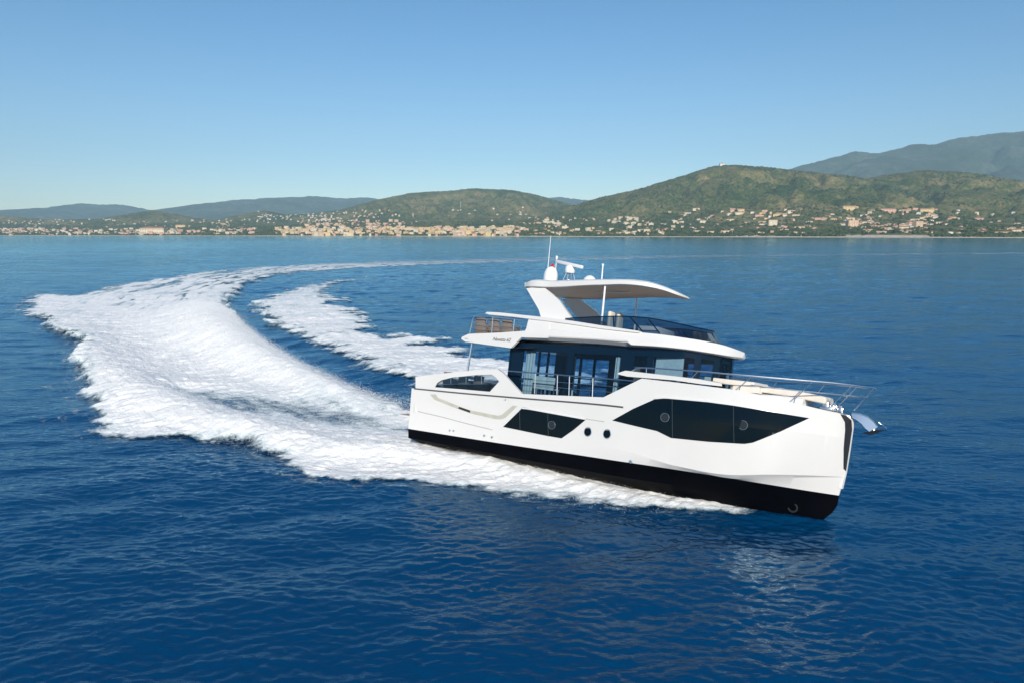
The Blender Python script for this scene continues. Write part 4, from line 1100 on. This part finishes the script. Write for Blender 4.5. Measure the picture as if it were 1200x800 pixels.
# ---------------- mast gear on the hardtop
topz = lambda x: float(z_ht(x))+.09
q = on_boat(645, 328, Y=0); X0 = q[0]
bm = bmesh.new(); n = 12
Hd = on_boat(645, 312.3, Y=0)[2]-topz(X0)+.03
prof = [(.29, 0), (.33, .10), (.335, Hd*.50), (.31, Hd*.68), (.24, Hd*.85), (.12, Hd*.96), (.001, Hd)]
def lathe(bm, c, prof, n=20):
    loft(bm, [[(c[0]+r*math.cos(k*2*math.pi/n), c[1]+r*math.sin(k*2*math.pi/n), c[2]+z) for k in range(n+1)] for r, z in prof])
lathe(bm, (X0, 0, topz(X0)-.03), prof); dome = part('satellite_dome', bm, WHITE_PAINT)
bm = bmesh.new(); lathe(bm, (X0, 0, topz(X0)-.05), [(.30, 0), (.31, .07), (.28, .09)]); part('dome_base', bm, GREYGEL, dome)
q = on_boat(691, 330, Y=-.3); Hl = on_boat(691, 322.8, Y=-.3)[2]-topz(q[0])+.04
bm = bmesh.new(); lathe(bm, (q[0], -.3, topz(q[0])-.04), [(.31, 0), (.31, Hl*.35), (.26, Hl*.65), (.15, Hl*.90), (.001, Hl)]); part('low_dome', bm, WHITE_PAINT)
q = on_boat(667.5, 323, Y=0); q2 = on_boat(667, 314, Y=0)
bm = bmesh.new(); lathe(bm, (q[0], 0, q2[2]-.25), [(.16, -.02), (.20, 0), (.24, .12), (.22, .30), (.14, .36), (.001, .38)]); rd = part('radar_pedestal', bm, WHITE_PAINT)
bm = bmesh.new()
for sx, sy in ((-.16, -.14), (.16, -.14), (-.16, .14), (.16, .14)): tube(bm, [(q[0]+sx*.8, sy*.8, q2[2]-.26), (q[0]+sx*1.7, sy*1.7, topz(q[0])-.03)], .022, 6)
part('radar_legs', bm, STEEL, rd)
bm = bmesh.new(); a, c = on_boat(652, 306.4, Y=.35), on_boat(682.5, 313.4, Y=-.35)
d = Vector(c)-Vector(a); u = d.normalized(); m_ = (Vector(a)+Vector(c))/2; L_ = d.length/2
rot = u.to_track_quat('X', 'Z').to_matrix(); box(bm, m_+Vector((-L_, -.07, -.075)), m_+Vector((L_, .07, .075)), .03, 2, rot, m_); part('radar_array', bm, WHITE_PAINT, rd)
a, c = on_boat(642, 318, Y=-.25), on_boat(645.6, 276.5, Y=-.25); bm = bmesh.new(); tube(bm, [(a[0], -.25, topz(a[0])-.02), tuple(c)], [.022, .012], 6); part('whip_antenna', bm, WHITE_PAINT)
a, c = on_boat(651, 322, Y=.3), on_boat(652.5, 302, Y=.3); bm = bmesh.new(); tube(bm, [(a[0], .3, topz(a[0])-.02), tuple(c)], .03, 8)
tube(bm, [(a[0], .3, topz(a[0])+.25), (q[0], .1, topz(a[0])+.28)], .02, 6); mst = part('light_mast', bm, STEEL)
c2 = on_boat(652.4, 302.5, Y=.3); bm = bmesh.new(); lathe(bm, (c2[0], .3, c2[2]-.05), [(.05, 0), (.05, .14), (.001, .16)]); part('mast_light', bm, WHITE_PAINT, mst)
c = on_boat(647.6, 311.4, Y=0); bm = bmesh.new(); lathe(bm, (c[0], 0, c[2]-.07), [(.001, 0), (.08, .02), (.09, .08), (.05, .14), (.001, .15)], 12); part('red_lamp', bm, RED, mst)
a, c = on_boat(705.3, 327.5, Y=-.9), on_boat(706.6, 309.5, Y=-.9); bm = bmesh.new(); tube(bm, [(a[0], -.9, topz(a[0])-.06), tuple(Vector(a).lerp(Vector(c), .85)), tuple(c)], [.03, .03, .055], 8); part('stub_antenna', bm, WHITE_PAINT)

# ---------------- stainless: fly aft rail, poles, side-deck rail, bow rail
for sd in (-1, 1):
    def S(px, py, Y): p = on_boat(px, py, Y=-Y); return Vector((p[0], sd*Y, p[2]))
    bm = bmesh.new()
    tube(bm, [S(550.5, 390.5, 2.5), S(554.5, 373, 2.5), S(556.5, 370.3, 2.5), S(575, 371, 2.5), S(612, 375, 2.5)], .022)
    for x0, y0, x1, y1 in ((576.3, 390, 577.8, 371.2), (601.5, 389, 603, 374)): tube(bm, [S(x0, y0, 2.5), S(x1, y1, 2.5)], .02)
    for dy in (6.2, 12.6): tube(bm, [S(553, 371+dy, 2.5), S(610, 374+dy*.95, 2.5)], .011, 6)
    if sd < 0:
        for h in (1.0, .66, .33): 
            a = S(550.5+4.8*h, 390.5-20.2*h, 2.5); tube(bm, [a, Vector((a.x, 2.5, a.z))], .018 if h == 1 else .011, 6)
        for y in np.linspace(-2.5, 2.5, 6)[1:-1]:
            a, b2 = S(551, 390.5, 2.5), S(556, 371, 2.5); tube(bm, [Vector((a.x, y, a.z)), Vector((b2.x, y, b2.z))], .018, 6)
    part('flybridge_rail', bm, STEEL)
    bm = bmesh.new(); tube(bm, [S(553.3, 402, 2.42), S(547.6, 436, 2.42)], .045); part('overhang_pole', bm, STEEL)
    bm = bmesh.new()
    tube(bm, [S(596, 434.3, 2.58), S(640, 437.6, 2.58), S(700, 442.6, 2.58), S(744, 446.2, 2.58)], .030)
    for dy in (8.5, 15.2): tube(bm, [S(604+dy*.6, 435+dy, 2.58), S(700, 442.4+dy, 2.58), S(728-dy*.3, 444.6+dy, 2.58)], .011, 6)
    for x0, y0, y1 in ((627.5, 461, 437), (653.5, 462, 438.6), (667.5, 463, 439.8), (695, 465, 442)): tube(bm, [S(x0-.8, y0, 2.58), S(x0, y1, 2.58)], .024)
    part('side_deck_rail', bm, STEEL)
    # bulwark cap that carries the bow rail
    bm = bmesh.new()
    CAPU = [(724,436.6),(733,433.8),(760,437),(790,440.3),(820,444),(846,448.6)]; CAPL = [(724,438),(735,440.6),(760,442.6),(790,445),(820,449.3),(846,452)]
    fb = lambda X: float(b_shr(min(X, 18.4)))-.04
    U = [on_side(x, y, fb) for x, y in CAPU]; Lw = [on_side(x, y, fb) for x, y in CAPL]
    loft(bm, [[(p[0], sd*(-p[1]-.40), p[2]) for p in Lw], [(p[0], sd*-p[1], p[2]) for p in Lw], [(p[0], sd*(-p[1]+.01), p[2]) for p in U], [(p[0], sd*(-p[1]-.30), p[2]+.02) for p in U]])
    part('bulwark_cap', bm, GEL)
    rb = smooth_curve([9, 12, 14, 15.5, 16.8, 17.8, 18.5, 18.9, 19.1], [2.58, 2.55, 2.38, 2.05, 1.55, 1.05, .62, .32, .02])
    def Q(px, py): p = on_side(px, py, rb); return Vector((p[0], sd*-p[1], p[2]))
    bm = bmesh.new()
    def spl(P, n=6):
        out = []
        for i in range(len(P)-1):
            a, b2, c, d = P[max(i-1, 0)], P[i], P[i+1], P[min(i+2, len(P)-1)]
            for t in np.linspace(0, 1, n, endpoint=False): out.append(.5*((2*b2)+(c-a)*t+(2*a-5*b2+4*c-d)*t*t+(3*b2-a-3*c+d)*t**3))
        return out+[P[-1]]
    tube(bm, [Q(738, 436)]+spl([Q(x, y) for x, y in ((746,430.8),(757,430.6),(808,434),(870,439.2),(930,444.4),(977,448.4),(1008,452.2),(1021,454)) ]+[Vector((on_boat(1026, 455, Y=0)[0], 0, on_boat(1026, 455, Y=0)[2]))]), .028)
    tube(bm, spl([Q(x, y) for x, y in ((880,450.5),(910,454.6),(958,459.4),(990,462.6),(1008,464.4))]+[Vector((on_boat(1016, 465.4, Y=0)[0], 0, on_boat(1016, 465.4, Y=0)[2]))]), .020)
    part('bow_rail', bm, STEEL)
    for pts in (((757, 443), (757.5, 430.8)), ((807, 448), (808, 445), (818, 434.8)), ((866, 456.5), (867.5, 452.5), (881, 440.2)), ((930, 472), (931.5, 466.5), (952.5, 446.3)), ((974, 477), (976, 473.5), (999, 451.2))):
        bm = bmesh.new(); P = []
        for k, (x, y) in enumerate(pts):
            p = on_side(x, y, (lambda X: float(b_shr(min(X, 18.4)))-.07) if k < len(pts)-1 else rb); P.append(Vector((p[0], sd*-p[1], p[2])))
        tube(bm, P, .018, 6); part('stanchion', bm, STEEL)
bm = bmesh.new()
a, c = on_boat(1000.5, 480.5, Y=0), on_boat(1025.5, 455, Y=0)
for y in (-.12, .12): tube(bm, [(a[0], y, a[2]), (c[0]-.02, y*.6, c[2])], .016, 6)
part('stanchion', bm, STEEL)

# ---------------- foredeck upholstery and fittings
def pad(pxs, y0, y1, drop, mat, name, bev=.06):
    P = [on_boat(x, y, Y=y0) for x, y in pxs]; bm = bmesh.new()
    X = [p[0] for p in P]; Z = [p[2] for p in P]
    n = len(P); V = loft(bm, [[(p[0], y, p[2]) for p in P] for y in np.linspace(y0, y1, 3)]+[[(p[0], y, p[2]-drop) for p in P] for y in (y1, (y0+y1)/2, y0)])
    for j in range(n-1): bm.faces.new((V[5][j], V[5][j+1], V[0][j+1], V[0][j]))
    bm.faces.new([V[r][0] for r in range(6)]); bm.faces.new([V[r][-1] for r in range(6)][::-1])
    bmesh.ops.recalc_face_normals(bm, faces=bm.faces)
    e = [e for e in bm.edges if e.calc_face_angle(0) > .9]
    bmesh.ops.bevel(bm, geom=e, offset=bev, segments=3, profile=.6, affect='EDGES')
    return part(name, bm, mat)
pad([(825,440.5),(850,443.5),(884,447.2)], -1.15, 1.15, .20, CUSHION, 'sofa_back')
pad([(890,450.6),(915,454),(940,458.5),(968,464.8)], -.95, .95, .26, CUSHION, 'sunpad', .08)
pad([(848,447.5),(872,451)], -1.0, -.1, .07, TEAK, 'foredeck_table', .02)
pad([(858,451),(890,453)], -1.3, 1.3, .30, CUSHION, 'bench_seat', .06)
q = on_boat(905, 462, Y=-1.0); bm = bmesh.new(); box(bm, (14.6, -1.25, 3.4), (17.0, 1.25, q[2]), .08); part('coachroof', bm, GEL)
for px, py, y in ((975, 474, -.35), (985, 477, -.15), (978, 474, .25), (968, 470, -.6)):
    q = on_boat(px, py, Y=y); bm = bmesh.new(); box(bm, (q[0]-.10, y-.10, q[2]-.22), (q[0]+.10, y+.10, q[2]), .04); cyl(bm, (q[0], y, q[2]-.1), (q[0], y, q[2]+.06), .07, .05)
    part('windlass', bm, STEEL)
for sx in (-1, 1):
    q = on_side(968, 478, lambda X: float(b_shr(min(X, 18.3)))-.25); bm = bmesh.new(); box(bm, (q[0]-.2, sx*-q[1]-.04, q[2]-.06), (q[0]+.2, sx*-q[1]+.04, q[2]+.05), .02); part('mooring_cleat', bm, STEEL)

# anchor and its polished shield
SH = [on_boat(x, y, Y=0) for x, y in ((998.5,484.5),(1008,485.5),(1017,488.5),(1024,494),(1028.5,500))]
SHL = [on_boat(x, y, Y=0) for x, y in ((999.5,489),(1004,491),(1010,495.5),(1015,501.5),(1019.5,505))]
bm = bmesh.new()
for sd in (-1, 1): loft(bm, [[(p[0], sd*.20, p[2]) for p in SHL], [(p[0], sd*.17, p[2]) for p in SH]])
loft(bm, [[(p[0], -.17, p[2]) for p in SH], [(p[0], 0, p[2]+.05) for p in SH], [(p[0], .17, p[2]) for p in SH]])
anc = part('bow_roller', bm, STEEL, ang=50)
bm = bmesh.new()
a = on_boat(1009, 507, Y=0); m1 = on_boat(1024, 507.5, Y=0); c = on_boat(1040, 502.5, Y=0)
for sd in (-1, 1):
    V = [bm.verts.new(v) for v in ((a[0], sd*.02, a[2]), (m1[0], sd*.32, m1[2]-.02), (c[0], sd*.03, c[2]), (m1[0], 0, m1[2]+.13), (m1[0]-.1, 0, m1[2]-.06))]
    for f in ((0, 1, 3), (1, 2, 3), (0, 4, 1), (4, 2, 1)): bm.faces.new([V[i] for i in f])
an = part('anchor', bm, CHARCOAL)
bm = bmesh.new(); s0, s1 = on_boat(1024, 503, Y=0), on_boat(1039, 501.8, Y=0); s2 = on_boat(1030, 494, Y=0)
tube(bm, [tuple(m1), tuple(s0), tuple(on_boat(1012, 494, Y=0))], .045, 8); tube(bm, [tuple(s2), tuple(s1)], .02, 6); part('shank', bm, STEEL, an)

# ---------------- loose furniture on the decks: things of their own, set on the boat's decks
def placed(name, x, y, z, rz, label, cat, group=None):
    o = bpy.data.objects.new(name, None); col.objects.link(o)
    o.matrix_world = BOAT_M @ Matrix.Translation((x, y, z)) @ Matrix.Rotation(rz, 4, 'Z')
    return tag(o, label, cat, group)
def wicker_chair(x, y, z, rz, label, group):
    t = placed('wicker_armchair', x, y, z, rz, label, 'armchair', group)
    bm = bmesh.new(); box(bm, (-.33, -.28, .05), (.33, .28, .34), .05); part('base', bm, WICKER, t)
    bm = bmesh.new(); box(bm, (-.40, -.27, .30), (-.28, .27, .88), .05); part('backrest', bm, WICKER, t)
    for s in (-1, 1): bm = bmesh.new(); box(bm, (-.36, s*.27-.04, .30), (.32, s*.27+.04, .60), .04); part('armrest', bm, WICKER, t)
    bm = bmesh.new(); box(bm, (-.28, -.22, .33), (.32, .22, .45), .05, 3); part('cushion', bm, GREYCUSH, t)
    for sx in (-.3, .3):
        for sy in (-.3, .3): bm = bmesh.new(); cyl(bm, (sx, sy, -.02), (sx, sy, .06), .025, .03, 8); part('leg', bm, CHARCOAL, t)
    return t
fz = zw[0][2]+.26
for px, lab in ((568, 'brown wicker armchair on the flybridge, closest to its aft corner rail'), (584, 'middle brown wicker armchair of three behind the flybridge rail'), (599, 'brown wicker armchair on the flybridge beside the white coaming')):
    q = on_boat(px, 382, Y=-1.75); wicker_chair(q[0], -1.75, fz, math.pi/2, lab, 'wicker armchairs on the flybridge')
cz_ = float(z_rub(2.5))-.0
for px, lab in ((530, 'brown wicker armchair in the cockpit, seen through the bulwark opening near the stern'), (548, 'brown wicker armchair in the cockpit behind the middle of the bulwark opening'), (566, 'brown wicker armchair in the cockpit by the forward end of the bulwark opening')):
    q = on_boat(px, 447, Y=-1.6); wicker_chair(q[0], -1.6, cz_, math.pi/2, lab, 'wicker armchairs in the cockpit')
def dining_chair(x, y, z, rz, label, group):
    t = placed('dining_chair', x, y, z, rz, label, 'chair', group)
    bm = bmesh.new(); box(bm, (-.24, -.24, .42), (.24, .24, .50), .03); part('seat', bm, CUSHION, t)
    bm = bmesh.new(); box(bm, (-.25, -.23, .50), (-.18, .23, .98), .03); part('backrest', bm, CUSHION, t)
    for sx in (-.2, .2):
        for sy in (-.2, .2): bm = bmesh.new(); cyl(bm, (sx, sy, 0), (sx, sy, .43), .018, .02, 8); part('leg', bm, STEEL, t)
for px, lab in ((629, 'cream dining chair inside the saloon next to the pale curtain'), (638.5, 'cream dining chair inside the saloon, middle one of three'), (649, 'cream dining chair inside the saloon, closest to the sliding door')):
    q = on_boat(px, 438, Y=-1.2); dining_chair(q[0], -1.2, 2.5, math.pi/2, lab, 'dining chairs in the saloon')
